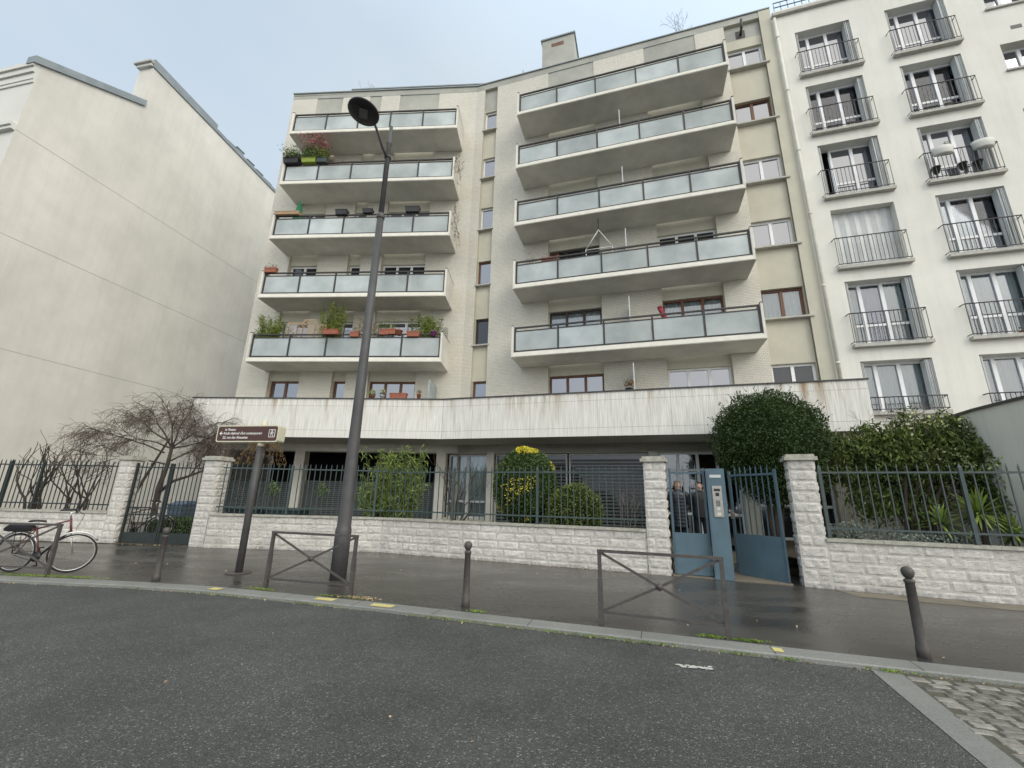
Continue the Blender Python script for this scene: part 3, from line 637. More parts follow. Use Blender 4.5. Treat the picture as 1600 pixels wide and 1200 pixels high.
for z in (.4,.8): rr.tube([A.P(-.4,-.9,ZT+z),A.P(.2,-.9,ZT+z)],.02)
rr.build('roof_ladder',M['steel'],bld)
fin=MB()
for s in (2.05,): fin.mesh([A.P(s,-.6,ZT),A.P(s+.3,-.6,ZT),A.P(s+.12,-.6,ZT+1.1),A.P(s,-.65,ZT),A.P(s+.3,-.65,ZT),A.P(s+.12,-.65,ZT+1.1)],[(0,1,2),(5,4,3),(0,3,4,1),(1,4,5,2),(2,5,3,0)])
fin.build('roof_fin',M['zinc'],bld)
dp=MB(); dp.tube([A.P(12.99,.1,4.0),A.P(12.99,.1,20.75)],.055,10); 
for z in (6,8.7,11.5,14.2,17,19.7): dp.tube([A.P(12.99,.1,z),A.P(12.99,.1,z+.06)],.068,10)
dp.build('downpipe',M['downpipe'],bld)

# ------------------------------------------------------------------ right white building
rb=thing('apartment_building','white rendered apartment block with barred french windows and grey folding shutters','building',A.P(15,-3,0))
cols=[(13.62,15.45),(16.58,18.35)]; S1=24.5
def rrow(k): return (6.6+2.75*k,8.83+2.75*k) if k>=0 else (4.42,6.05)
holes=[]
for c in cols:
    for k in range(-1,5): holes.append((c[0],c[1])+rrow(k))
for k in range(0,5): holes.append((19.42,20.75,7.72+2.75*k,8.83+2.75*k))
for k in range(0,5): holes.append((21.8,23.6)+rrow(k))
w=MB(); wall_grid(w,A,13.06,S1,0,20.85,.03,.42,holes,0)
w.box(A,12.93,13.06,-.4,.0,0,20.85,0)
w.box(A,12.94,S1,-.4,.16,20.85,20.98,1); w.box(A,13.0,S1,-.3,.0,20.98,21.25,0)
for (i,j) in (((12.94,-.4),(12.94,-9)),((S1,.02),(S1,-9))):
    w.face([A.P(*i,0),A.P(*j,0),A.P(*j,21),A.P(*i,21)])
w.face([A.P(12.94,0,20.95),A.P(S1,0,20.95),A.P(S1,-9,20.95),A.P(12.94,-9,20.95)],None,1)
w.box(A,13.4,S1,-9,-2.2,20.9,23.6,0)
w.build('wall',[M['white_wall'],M['sill']],rb)
rl=MB()
for z in (21.5,21.75): rl.tube([A.P(13.1,-.05,z),A.P(S1,-.05,z)],.02,6)
s=13.1
while s<S1: rl.tube([A.P(s,-.05,21.25),A.P(s,-.05,21.75)],.012,5); s+=.25
rl.build('roof_railing',M['dark_metal'],rb)
vv=MB(); vv.box(A,19.85,20.15,.03,.035,17.62,17.78); vv.build('air_vent',M['dark_metal'],rb)
def balconet(c,k):
    z0,z1=rrow(k); low=(k==-1); s0,s1=c[0]-.12,c[1]+.1
    sb=MB(); sb.box(A,s0,s1,-.3,.20,z0-.11,z0-.005); sb.build('window_sill',M['sill'],rb)
    r=MB(); zt=z0+(.42 if low else 1.02); zb=z0+.05; d=.20
    a,b=c[0]-.14,c[1]+.08
    for z in (zt,zb):
        r.tube([A.P(a,.03,z),A.P(a+.02,d,z),A.P(b-.02,d,z),A.P(b,.03,z)],.014 if z==zb else .018,6)
    n=int((b-a)/.115)
    for i in range(n+1):
        s=a+.03+(b-a-.06)*i/n; r.tube([A.P(s,d,zb),A.P(s,d,zt)],.009,4)
    r.build('window_railing',M['dark_metal'],rb)
def shutters(c,k,closed=False):
    z0,z1=rrow(k)
    if closed:
        m=MB(); n=12; 
        for i in range(n):
            s0=c[0]+(c[1]-c[0])*i/n; s1=c[0]+(c[1]-c[0])*(i+1)/n; d0=-.26+(.04 if i%2 else 0); d1=-.26+(0 if i%2 else .04)
            m.face([A.P(s0,d0,z0),A.P(s1,d1,z0),A.P(s1,d1,z1),A.P(s0,d0,z1)]); m.box(A,s0-.006,s0+.006,d0-.01,d0+.004,z0,z1)
        m.build('shutter',M['shutter'],rb); return
    for side,n in ((0,3),(1,5)):
        m=MB()
        for i in range(n):
            s=c[0]+.012+i*.034 if side==0 else c[1]-.024-i*.034
            e=random.uniform(-.01,.01); m.box(A,s,s+.016,-.27+e,-.02+e*2,z0+.01,z1-.03)
        m.build('shutter',M['shutter'],rb)
curt={(0,4):None,(0,3):'curtain',(0,2):None,(0,0):[(0,.28,'curtain'),(.3,.62,'lilac'),(.64,1,'curtain')],(0,-1):'curtain',(1,4):None,(1,3):'curtain',(1,2):None,(1,1):'curtain',(1,0):[(0,.35,'curtain'),(.36,1,'curtain')],(1,-1):'curtain'}
for ci,c in enumerate(cols):
    for k in range(-1,5):
        z0,z1=rrow(k); balconet(c,k)
        if (ci,k)==(0,1): shutters(c,k,True); w=window(rb,A,c[0],c[1],z0,z1,-.34,'white_frame','glass',3,.07); continue
        shutters(c,k); cu=curt[(ci,k)]
        a,b=c[0]+.005,c[1]-.005
        if (ci,k)==(0,2):
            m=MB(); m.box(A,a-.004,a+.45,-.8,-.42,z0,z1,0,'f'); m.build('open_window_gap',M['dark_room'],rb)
            m=MB()
            for q in ((0,.06),(.38,.44)): m.box(Fr(A.P(a,-.33,0)[:2],(A.u.x*.5-A.n.x,A.u.y*.5-A.n.y)),q[0],q[1],-.02,.02,z0+.03,z1-.06)
            m.box(Fr(A.P(a,-.33,0)[:2],(A.u.x*.5-A.n.x,A.u.y*.5-A.n.y)),.06,.38,-.019,.019,z0+.7,z0+.78); m.build('open_casement',M['white_frame'],rb)
            window(rb,A,a+.45,b,z0,z1,-.34,'white_frame','glass',2,.07,bar=z0+.75)
        else: window(rb,A,a,b,z0,z1,-.30,'white_frame','glass_clear' if cu else 'glass',3,.07,curtain=cu,bar=(z0+.75) if k>=0 else None,widths=[.27,.34,.39])
for k in range(5):
    z0=7.72+2.75*k; window(rb,A,19.42,20.75,z0,z0+1.11,-.3,'white_frame','glass',2,.07)
    m=MB(); m.box(A,19.35,20.82,-.3,.1,z0-.07,z0); m.build('window_sill',M['sill'],rb)
    window(rb,A,21.8,23.6,6.6+2.75*k,8.83+2.75*k,-.3,'white_frame','glass',3,.07)

# ------------------------------------------------------------------ left building with blank party wall
az=R(11.8); C=Fr((-19.8,13.8),(math.sin(az),math.cos(az)))  # s along the wall, away from the street; n points right (to the garden)
lb=thing('gabled_building','tall cream building with blank party wall and zinc roof edging at the left','building',C.P(6,-4,0))
prof=[(0,0),(0,18.6),(3.65,20.6),(3.65,22.95),(13.2,22.35),(30,21.3),(30,0)]
w=MB(); W=9
w.face([C.P(s,0,z) for s,z in prof],[(s,z) for s,z in prof],0)
w.face([C.P(s,-W,z) for s,z in reversed(prof)],None,0)
for i in range(len(prof)-1):
    (a,za),(b,zb)=prof[i],prof[i+1]; mi=1 if i==0 else (2 if i in (1,3,4) else 0)
    if i==2:  # the raised gable end is only a narrow wall
        w.face([C.P(a,0,za),C.P(b,0,zb),C.P(b,-.9,zb),C.P(a,-.9,za)],None,0); w.face([C.P(a,-.9,za),C.P(b,-.9,zb),C.P(30,-.9,21.3),C.P(13.2,-.9,22.35)],None,0) if False else None
        continue
    wd=-W if i<3 else -.9
    w.face([C.P(a,0,za),C.P(b,0,zb),C.P(b,wd,zb),C.P(a,wd,za)],None,mi)
w.face([C.P(3.65,-.9,20.6),C.P(3.65,-.9,22.95),C.P(13.2,-.9,22.35),C.P(30,-.9,21.3),C.P(30,-.9,20.6)],None,0)
w.face([C.P(3.65,-.9,20.6),C.P(30,-.9,20.6),C.P(30,-W,20.6),C.P(3.65,-W,20.6)],None,2)
w.build('wall',[M['party'],M['party_front'],M['zinc']],lb)
# render joints along the party wall
j=MB()
for z in (6.7,11.0,15.25): j.box(C,0,30,.0,.004,z,z+.018)
j.build('render_joint',M['score'],lb)
zf=MB()
def edge(a,za,b,zb,h0,h1,out):
    P=C.P; vs=[P(a,out,za-h0),P(b,out,zb-h0),P(b,out,zb+h1),P(a,out,za+h1),P(a,-.35,za-h0),P(b,-.35,zb-h0),P(b,-.35,zb+h1),P(a,-.35,za+h1)]
    zf.mesh(vs,[(0,1,2,3),(7,6,5,4),(0,4,5,1),(3,2,6,7),(1,5,6,2),(0,3,7,4)])
edge(-.25,18.5,3.75,20.62,.12,.22,.1); edge(3.6,22.98,7.5,22.74,.06,.42,.07); edge(7.5,22.74,13.4,22.36,.06,.16,.07); edge(13.4,22.36,30,21.3,.06,.16,.07)
zf.build('zinc_edging',M['zinc'],lb)
cc=MB(); cc.box(C,3.5,3.66,-.95,.0,22.95,23.1,0); cc.box(C,3.4,3.75,-1.05,.06,23.1,23.2,1); cc.tube([C.P(3.7,-.5,23.2),C.P(3.7,-.5,23.5)],.09,10,1); cc.build('chimney_cap',[M['party_front'],M['sill']],lb)
cn=MB()
for z0,z1,d in ((17.6,17.75,.05),(17.75,18.05,.08),(18.05,18.3,.15),(18.3,18.48,.22)): cn.box(C,-d,0,-W,.0,z0,z1)
for z0,z1,d in ((15.2,15.35,.14),(15.35,15.5,.2)): cn.box(C,-d,0,-W,.0,z0,z1)
cn.build('cornice',M['party_front'],lb)
for q,(s,h) in enumerate(((8.6,.5),(9.3,.7),(10.2,.6),(11.0,.55),(11.8,.5))):
    m=MB(); zb=22.35+(13.2-s)*.063; m.box(C,s,s+.55,-.8,-.3,zb,zb+h); m.box(C,s-.04,s+.59,-.84,-.26,zb+h,zb+h+.05); m.build('roof_light',M['zinc'],lb)
# wall plane behind the garden closing the gap between the two buildings
pw=thing('party_wall','beige garden side wall with dark coping behind the climbing shrub','wall',A.P(13.8,3,0))
m=MB(); 
for a,b,za,zb in ((0.0,1.4,3.58,3.62),(1.4,4.0,3.62,3.66),(4.0,5.72,3.66,3.62)):
    P=A.P
    for s in (13.75,13.95):
        m.face([P(s,a,0),P(s,b,0),P(s,b,zb),P(s,a,za)],[(a,0),(b,0),(b,zb),(a,za)],0)
    vs=[P(13.71,a,za),P(13.71,b,zb),P(13.71,b,zb+.05),P(13.71,a,za+.05),P(13.99,a,za),P(13.99,b,zb),P(13.99,b,zb+.05),P(13.99,a,za+.05)]
    m.mesh(vs,[(0,1,2,3),(7,6,5,4),(0,4,5,1),(3,2,6,7),(1,5,6,2),(0,3,7,4)],1)
m.build('wall',[M['garden_wall'],M['dark_metal']],pw)
print('buildings ok')
# ------------------------------------------------------------------ street walls, piers, railings, gates
def blocks(mb,fr,s0,s1,z0,z1,d,course=.2,bl=.46,side=None,amp=.013,seed=0):
    """split-faced block courses on a face; side=(s,da,db) lays them on a return face"""
    nz=max(1,round((z1-z0)/course)); ch=(z1-z0)/nz; rnd=random.Random(seed); L=s1-s0
    for r in range(nz):
        cuts=[0]; x=(bl*.5 if r%2 else bl)*rnd.uniform(.9,1.1)
        if bl<L:
            while x<L-.12: cuts.append(x); x+=bl*rnd.uniform(.8,1.15)
        elif rnd.random()<.4: cuts.append(L*rnd.uniform(.35,.65))
        cuts.append(L)
        for a,b in zip(cuts[:-1],cuts[1:]):
            a+=.0025;b-=.0025; nx=max(3,int((b-a)/.04)); ny=5; vs=[];fs=[]; off=rnd.uniform(-.004,.008); zz0=z0+r*ch+.0025; zz1=z0+(r+1)*ch-.0025
            for j in range(ny+1):
                for i in range(nx+1):
                    u=i/nx;v=j/ny; e=min(1,min(u*nx,(1-u)*nx)/1.0)*min(1,min(v*ny,(1-v)*ny)/1.0)
                    s=s0+a+(b-a)*u; z=zz0+(zz1-zz0)*v
                    dd=(amp*.7+off+amp*noise.noise(Vector((s*14+seed,z*17,seed*3.1)))+amp*.5*noise.noise(Vector((s*37,z*41,seed)))) if e>0 else -.004
                    vs.append(fr.P(s,d+max(dd,-.004),z))
            for j in range(ny):
                for i in range(nx): k=j*(nx+1)+i; fs.append((k,k+1,k+nx+2,k+nx+1))
            mb.mesh(vs,fs,0,False)
def rot90(fr,s,d,sg): # frame for a side face: sg=+1 right side (faces +s), -1 left side
    p=fr.P(s,d,0); return Fr(p[:2],(-fr.n.x,-fr.n.y)) if sg>0 else Fr(p[:2],(fr.n.x,fr.n.y))
def pier(fr,s0,s1,depth,h,label,seed,z0=.05):
    t=thing('gate_pier',label,'pier',fr.P((s0+s1)/2,-depth/2,z0),'split stone gate piers')
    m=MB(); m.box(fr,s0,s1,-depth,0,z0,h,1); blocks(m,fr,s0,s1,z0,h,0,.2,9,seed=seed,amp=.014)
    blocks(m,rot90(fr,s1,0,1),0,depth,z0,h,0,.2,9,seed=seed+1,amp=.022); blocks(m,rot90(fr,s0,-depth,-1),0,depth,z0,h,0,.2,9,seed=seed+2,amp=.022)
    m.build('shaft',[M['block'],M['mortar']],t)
    c=MB(); c.box(fr,s0-.06,s1+.06,-depth-.06,.07,h,h+.07); c.box(fr,s0-.02,s1+.02,-depth-.02,.03,h+.07,h+.12); c.build('cap_stone',M['coping'],t)
def low_wall(p,q,h,label,seed,thick=.3):
    fr,L=seg(p,q); t=thing('boundary_wall',label,'wall',fr.P(L/2,-.15,0),'low split stone street walls')
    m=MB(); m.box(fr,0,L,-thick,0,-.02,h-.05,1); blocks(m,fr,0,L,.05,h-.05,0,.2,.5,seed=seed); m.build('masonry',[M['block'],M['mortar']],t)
    c=MB(); s=0; rnd=random.Random(seed)
    while s<L-.01:
        e=min(L,s+rnd.uniform(.85,1.1)); c.box(fr,s+.003,e-.003,-thick-.03,.05,h-.05,h+rnd.uniform(-.003,.003)); s=e
    c.build('coping',M['coping'],t); return fr,L
def iron_fence(fr,s0,s1,zb,zt,label,mk,posts,d=-.13,sp=.155):
    t=thing('iron_fence',label,'fence',fr.P((s0+s1)/2,d,zb),'green iron railings on the street walls')
    r=MB(); r.box(fr,s0,s1,d-.02,d+.02,zt-.155,zt-.12); r.box(fr,s0,s1,d-.02,d+.02,zb+.17,zb+.205); r.build('rail',M[mk],t)
    for s in posts:
        p=MB(); p.box(fr,s-.028,s+.028,d-.03,d+.03,zb-.03,zt-.05); p.mesh([fr.P(s-.028,d-.03,zt-.05),fr.P(s+.028,d-.03,zt-.05),fr.P(s+.028,d+.03,zt-.05),fr.P(s-.028,d+.03,zt-.05),fr.P(s,d,zt+.03)],[(0,1,4),(1,2,4),(2,3,4),(3,0,4)]); p.build('post',M[mk],t)
    b=MB(); s=s0+sp*.5
    while s<s1:
        if all(abs(s-q)>.06 for q in posts):
            h=.0095; z2=zt-.05
            b.box(fr,s-h,s+h,d-h,d+h,zb+.03,z2); b.mesh([fr.P(s-h*1.3,d-h,z2),fr.P(s+h*1.3,d-h,z2),fr.P(s+h*1.3,d+h,z2),fr.P(s-h*1.3,d+h,z2),fr.P(s,d,zt+.03)],[(0,1,4),(1,2,4),(2,3,4),(3,0,4)])
        s+=sp
    b.build('bars',M[mk],t); return t
ZC=1.04
f1,L1=low_wall((-22,13.93),(-11.72,13.12),1.0,'white split stone wall at the far left behind the bicycle',11)
f2,L2=low_wall((-8.40,12.62),(-3.5,12.45),ZC,'white split stone wall behind the lamp post and direction sign',12)
f3,L3=low_wall((-3.5,12.45),(3.02,9.90),ZC,'long white split stone wall between the lamp post and the blue gate',13)
f4b,L4b=low_wall((6.05,8.62),(13.6,5.52),1.02,'white split stone wall right of the blue gate behind the right bollard',14)
for (p,q,s0,s1,dep,h,lb_,sd) in [((-11.72,13.12),(-8.3,12.7),0,.40,.4,2.5,'white stone pier between the bicycle and the dark green gate',21),
    ((-8.95,12.80),(-8.4,12.66),0,.50,.42,2.52,'white stone pier right of the dark green gate beside the brown sign',22),
    ((3.02,9.86),(3.45,9.68),0,.44,.4,2.5,'white stone pier left of the blue gate',23),((5.64,8.80),(6.05,8.62),0,.45,.42,2.5,'white stone pier right of the blue gate under the big round tree',24)]:
    ff,_=seg(p,q); pier(ff,s0,s1,dep,h,lb_,sd)
iron_fence(f1,1.5,L1-.0,1.0,2.45,'dark iron railing at the far left in front of the pruned bare shrubs','dkgreen_metal',[L1-3.7,L1-2.62],sp=.15)
iron_fence(f2,.06,L2-.0,ZC,2.45,'green iron railing left of the lamp post behind the brown sign','green_metal',[2.1,4.6])
iron_fence(f3,.02,L3-.0,ZC,2.42,'long green iron railing between lamp post and blue gate','green_metal',[2.1,4.45])
iron_fence(f4b,.02,L4b-.2,1.02,2.40,'green iron railing right of the blue gate in front of the yucca','green_metal',[.1,2.25,4.4,6.5])
# dark green double gate on the left
gfr,GL=seg((-11.32,13.06),(-8.95,12.86))
gt=thing('garden_gate','dark green double iron gate with ring frieze, closed, beside the parked bicycle','gate',gfr.P(GL/2,-.15,.12))
def gate_leaf(s0,s1):
    m=MB(); d=-.16
    for s in (s0,s1-.05): m.box(gfr,s,s+.05,d-.03,d+.03,.16,2.42)
    for z in (2.28,1.12,.92): m.box(gfr,s0+.05,s1-.05,d-.018,d+.018,z,z+.035)
    n=7
    for i in range(1,n+1):
        s=s0+.05+(s1-s0-.1)*i/(n+1); m.box(gfr,s-.009,s+.009,d-.009,d+.009,.45,2.4)
        m.mesh([gfr.P(s-.011,d-.01,2.4),gfr.P(s+.011,d-.01,2.4),gfr.P(s+.011,d+.01,2.4),gfr.P(s-.011,d+.01,2.4),gfr.P(s,d,2.5)],[(0,1,4),(1,2,4),(2,3,4),(3,0,4)])
        sm_=s+(s1-s0-.1)/(n+1)/2
        pts=[gfr.P(sm_+.06*math.cos(a*math.pi/8),d,1.035+.06*math.sin(a*math.pi/8)) for a in range(17)]; m.tube(pts,.008,5,cap=False)
    o=m.build('gate_leaf',M['dkgreen_metal'],gt)
    p=MB(); p.box(gfr,s0+.05,s1-.05,d-.012,d+.012,.16,.45); p.build('kick_plate',M['dkgreen_metal'],o)
gate_leaf(.05,1.19); gate_leaf(1.21,GL-.03)
# blue gate
bfr,BL=seg((3.46,9.67),(5.62,8.80))
fg=thing('blue_gate','blue steel gate panel with vertical bars beside the left pier, shut','gate',bfr.P(.4,-.2,.14))
def bl_leaf(fr,s0,s1,d,par,nb,zt=2.3,z0=.17):
    m=MB(); zt-=.0
    for s in (s0,s1-.05): m.box(fr,s,s+.05,d-.025,d+.025,z0,zt+.06)
    for z in (zt-.06,): m.box(fr,s0+.05,s1-.05,d-.022,d+.022,z,z+.045)
    m.build('frame',M['blue_dark'],par)
    b=MB()
    for i in range(1,nb+1):
        s=s0+.05+(s1-s0-.1)*i/(nb+1); h=.01; b.box(fr,s-h,s+h,d-h,d+h,1.0,zt+.09)
        b.mesh([fr.P(s-h,d-h,zt+.09),fr.P(s+h,d-h,zt+.09),fr.P(s+h,d+h,zt+.09),fr.P(s-h,d+h,zt+.09),fr.P(s,d,zt+.17)],[(0,1,4),(1,2,4),(2,3,4),(3,0,4)])
    b.build('bars',M['blue_dark'],par)
    p=MB(); p.box(fr,s0+.05,s1-.05,d-.012,d+.012,z0,1.0); p.build('sheet_panel',M['blue_metal'],par)
bl_leaf(bfr,.04,.78,-.16,fg,4)
pl_=thing('intercom_pillar','tall blue steel box pillar with intercom beside the open gate','intercom pillar',bfr.P(.97,-.15,.14))
m=MB(); m.box(bfr,.80,1.16,-.30,.02,.14,2.34); m.box(bfr,.815,.825,.0205,.022,.2,2.3,1); m.build('casing',[M['blue_metal'],M['blue_dark']],pl_)
m=MB(); m.box(bfr,.90,1.08,.02,.045,1.35,1.98); o=m.build('intercom_panel',M['steel'],pl_)
m=MB(); m.box(bfr,.93,1.05,.045,.049,1.87,1.92)
m.box(bfr,.955,1.025,.045,.049,1.77,1.84)
for i in range(3):
    for j_ in range(4): m.box(bfr,.955+i*.027,.972+i*.027,.045,.052,1.57+j_*.03,1.59+j_*.03)
m.build('keypad',M['plastic_black'],o)
m=MB(); m.box(bfr,.965,1.02,.045,.05,1.49,1.54); m.box(bfr,.955,1.03,.045,.05,1.38,1.44); m.build('badge_reader',M['pot_white'],o)
m=MB(); m.box(bfr,.87,1.09,.02,.028,2.15,2.21); m.build('number_plate',M['shutter'],pl_)
# open leaf hinged on the right pier
hp=bfr.P(2.13,-.12,0); dfr=Fr((5.0,10.0),(hp[0]-5.0,hp[1]-10.0)); DL=math.hypot(hp[0]-5.0,hp[1]-10.0)
og=thing('gate_leaf','blue steel gate leaf with vertical bars standing ajar against the right pier','gate',(hp[0],hp[1],.14))
bl_leaf(dfr,0,DL,0,og,7,2.28,.16)
m=MB(); m.box(dfr,.01,.06,.03,.06,1.3,1.5); m.tube([dfr.P(.035,.05,1.42),dfr.P(.035,.10,1.42),dfr.P(.14,.10,1.42)],.012,6); m.build('handle',M['steel'],og)
# entrance path and steps
st=MB()
st.box(bfr,.0,2.16,-1.5,-.02,-.05,.158); st.box(bfr,.0,.86,-.8,-.3,.158,.31); st.box(bfr,.0,.86,-1.5,-.8,.158,.46); st.box(bfr,0,2.6,-1.9,-1.5,-.05,.31); st.box(bfr,-.4,2.6,-6,-1.9,-.05,.46); st.box(bfr,-.1,.86,-1.9,-1.5,.31,.455)
struct(st.build('entrance_steps',M['flag']))

# ------------------------------------------------------------------ street furniture
def bollard(x,y,label,lean=(0,0)):
    z=pz(x,y); t=thing('bollard',label,'bollard',(x,y,z),'cast iron bollards along the kerb')
    m=MB(); ax=Vector((lean[0],lean[1],1)).normalized(); m.lathe((x,y,z-.03),[(.062,0),(.062,.12),(.052,.15),(.044,.77),(.052,.775),(.052,.80),(.03,.815)],20,0,ax); m.build('shaft',M['brown_metal'],t)
    h=MB(); h.lathe(Vector((x,y,z-.03))+ax*.81,[(.012,0),(.04,.015),(.058,.05),(.062,.075),(.055,.105),(.035,.125),(.008,.133)],20,0,ax); h.build('ball_cap',M['brown_metal'],t)
bollard(-6.27,8.33,'iron bollard between the bicycle and the brown direction sign'); bollard(-.61,6.97,'iron bollard between the two cross barriers'); bollard(4.52,5.21,'iron bollard at the far right in front of the stone wall',(.005,0))
def barrier(p,q,label,h=.88):
    fr,L=seg(p,q); z=pz(*p); t=thing('pedestrian_barrier',label,'barrier',fr.P(L/2,0,z),'iron cross barriers along the kerb')
    def post(s):
        m=MB(); m.box(fr,s-.024,s+.024,-.024,.024,z-.03,z+h); m.box(fr,s-.03,s+.03,-.03,.03,z-.03,z+.62*h); m.build('post',M['brown_metal'],t)
    post(.0);post(L)
    m=MB(); m.box(fr,-.026,L+.026,-.03,.03,z+h,z+h+.035); m.box(fr,.024,L-.024,-.016,.016,z+.13,z+.16); m.build('rail',M['brown_metal'],t)
    c=MB(); ctr=Vector(fr.P(L/2,0,z+.13+(h-.13)/2))
    for (s,zz) in ((.03,z+.16),(L-.03,z+.16),(.03,z+h-.01),(L-.03,z+h-.01)):
        a=Vector(fr.P(s,0,zz)); dirv=(ctr-a).normalized(); nn=Vector((fr.n.x,fr.n.y,0)); k=dirv.cross(nn).normalized()*.016; w_=nn*.008; b=ctr
        vs=[a-k-w_,a+k-w_,a+k+w_,a-k+w_,b-k-w_,b+k-w_,b+k+w_,b-k+w_]; c.mesh(vs,[(0,1,2,3),(7,6,5,4),(0,4,5,1),(1,5,6,2),(2,6,7,3),(3,7,4,0)])
    c.build('cross_bars',M['brown_metal'],t)
    r=MB(); r.lathe(ctr-Vector((fr.n.x,fr.n.y,0))*.018,[(.045,0),(.045,.036)],16,0,(fr.n.x,fr.n.y,0)); r.lathe(ctr+Vector((fr.n.x,fr.n.y,0))*.018,[(.02,0),(.016,.012)],12,0,(fr.n.x,fr.n.y,0)); r.build('boss',M['brown_metal'],t)
barrier((-10.02,8.62),(-8.42,8.52),'iron cross barrier with the bicycle leaning behind it'); barrier((-4.12,7.98),(-2.52,7.55),'iron cross barrier in front of the lamp post'); barrier((1.24,6.22),(2.65,5.70),'iron cross barrier in front of the blue gate')
# street lamp
lx,ly=-3.2,8.78; lz=pz(lx,ly)
lamp=thing('street_lamp','tall dark grey street lamp with disc head leaning out over the road','street lamp',(lx,ly,lz))
m=MB(); m.lathe((lx,ly,lz-.02),[(.15,0),(.15,.9),(.143,.93),(.132,.98),(.126,1.3),(.095,4.5),(.078,7.9)],24); m.build('pole',M['lamp_metal'],lamp)
m=MB(); m.lathe((lx,ly,lz+7.86),[(.09,0),(.095,.03),(.095,.10),(.07,.14)],20); m.lathe((lx,ly,lz+8.0),[(.062,0),(.055,1.98),(.07,2.0),(.07,2.08),(.045,2.1),(.042,2.55),(.01,2.57)],16); m.lathe((lx,ly,lz+9.58),[(.06,-.0),(.085,.01),(.085,.05),(.06,.06)],12); m.build('upper_pole',M['lamp_metal'],lamp); m=MB(); m.lathe((lx,ly,lz+.78),[(.152,0),(.156,.01),(.152,.02)],24); m.build('band',M['lamp_metal'],lamp)
hd=Vector((-3.53,7.84,10.06))
m=MB(); m.tube([(lx,ly,9.70),(lx-.02,ly-.10,9.68),(lx-.06,ly-.26,9.74),(lx-.11,ly-.42,9.90),(lx-.17,ly-.56,10.06),(hd.x+.07,hd.y+.22,hd.z+.08)],[.035,.035,.033,.03,.03,.03],10); m.build('arm',M['lamp_metal'],lamp)
ax=Vector((.10,.10,1)).normalized()
m=MB(); m.lathe(hd,[(.12,-.035),(.325,-.03),(.35,-.01),(.35,.015),(.30,.05),(.13,.08),(.02,.085)],40,0,ax); ho=m.build('lamp_head',M['plastic_black'],lamp)
m=MB(); fr_=Fr((hd.x,hd.y),(.94,.34)); m.box(fr_,-.09,.09,-.13,.13,hd.z-.055,hd.z-.036); 
m.build('led_panel',M['led'],ho)
m=MB()
for sx_,sy_ in ((-.25,.1),(.12,.22),(.16,-.2),(-.05,-.26)): m.box(fr_,sx_,sx_+.05,sy_,sy_+.02,hd.z-.045,hd.z-.034)
m.box(fr_,-.2,.2,.15,.17,hd.z-.045,hd.z-.034)
m.build('gear_ribs',M['rubber'],ho)
# direction sign
sx_,sy_=-5.34,9.22; sz_=pz(sx_,sy_)
sg=thing('direction_sign','brown direction sign in a cream casing on a dark post, pointing left','sign',(sx_,sy_,sz_))
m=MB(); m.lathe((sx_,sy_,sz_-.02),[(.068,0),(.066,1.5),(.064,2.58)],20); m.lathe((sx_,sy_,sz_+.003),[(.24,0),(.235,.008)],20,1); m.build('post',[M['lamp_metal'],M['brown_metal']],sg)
SF=Fr((sx_,sy_),(.997,.075)); SU=SF
print('street ok')
SF=Fr((sx_,sy_),(.985,-.174))
def rrect(fr,s0,s1,z0,z1,r,d,n=5):
    pts=[]
    for cx,cz,a0 in ((s1-r,z0+r,-90),(s1-r,z1-r,0),(s0+r,z1-r,90),(s0+r,z0+r,180)):
        for i in range(n+1):
            a=R(a0+90*i/n); pts.append(fr.P(cx+r*math.cos(a),d,cz+r*math.sin(a)))
    return pts
def rbox(mb,fr,s0,s1,z0,z1,r,d0,d1,mi=0):
    a=rrect(fr,s0,s1,z0,z1,r,d1); b=rrect(fr,s0,s1,z0,z1,r,d0); n=len(a)
    mb.mesh(a+b,[tuple(range(n)),tuple(range(2*n-1,n-1,-1))]+[(i,(i+1)%n,n+(i+1)%n,n+i)[::-1] for i in range(n)],mi)
m=MB(); rbox(m,SF,-1.03,.46,2.66,3.02,.05,-.11,.11); m.lathe(SF.P(0,0,3.02),[(.075,0),(.07,.03),(.055,.06),(.052,.10),(.03,.125)],16); m.lathe(SF.P(0,0,2.58),[(.066,0),(.07,.08)],16); cas=m.build('casing',M['sign_cream'],sg)
m=MB(); rbox(m,SF,-1.005,.435,2.685,2.995,.04,.11,.113); face=m.build('sign_face',M['sign_brown'],sg)
def text_obj(txt,fr,s,d,z,size,m_,parent,name,shear=.2,sx=1,align='LEFT'):
    c=bpy.data.curves.new(name,'FONT'); c.body=txt; c.size=size; c.shear=shear; c.extrude=.001; c.align_x=align; c.offset=size*.012
    o=bpy.data.objects.new('t',c); scene.collection.objects.link(o); dg=bpy.context.evaluated_depsgraph_get(); me=bpy.data.meshes.new_from_object(o.evaluated_get(dg)); bpy.data.objects.remove(o)
    L=Vector(parent['_w'])
    for v in me.vertices:
        x,y,zz=v.co; p=Vector(fr.P(s+x*sx,d+zz,z+y)); v.co=p-L
    me.materials.clear(); me.materials.append(M[m_]); q=bpy.data.objects.new(name,me); scene.collection.objects.link(q); q.parent=parent; q['_w']=tuple(L); return q
text_obj('le Plateau',SF,-.84,.115,2.905,.068,'sign_white',face,'lettering'); text_obj("fonds régional d'art contemporain",SF,-.86,.115,2.822,.078,'sign_white',face,'lettering',sx=.87); text_obj('22, rue des Alouettes',SF,-.87,.115,2.732,.078,'sign_white',face,'lettering',sx=.9)
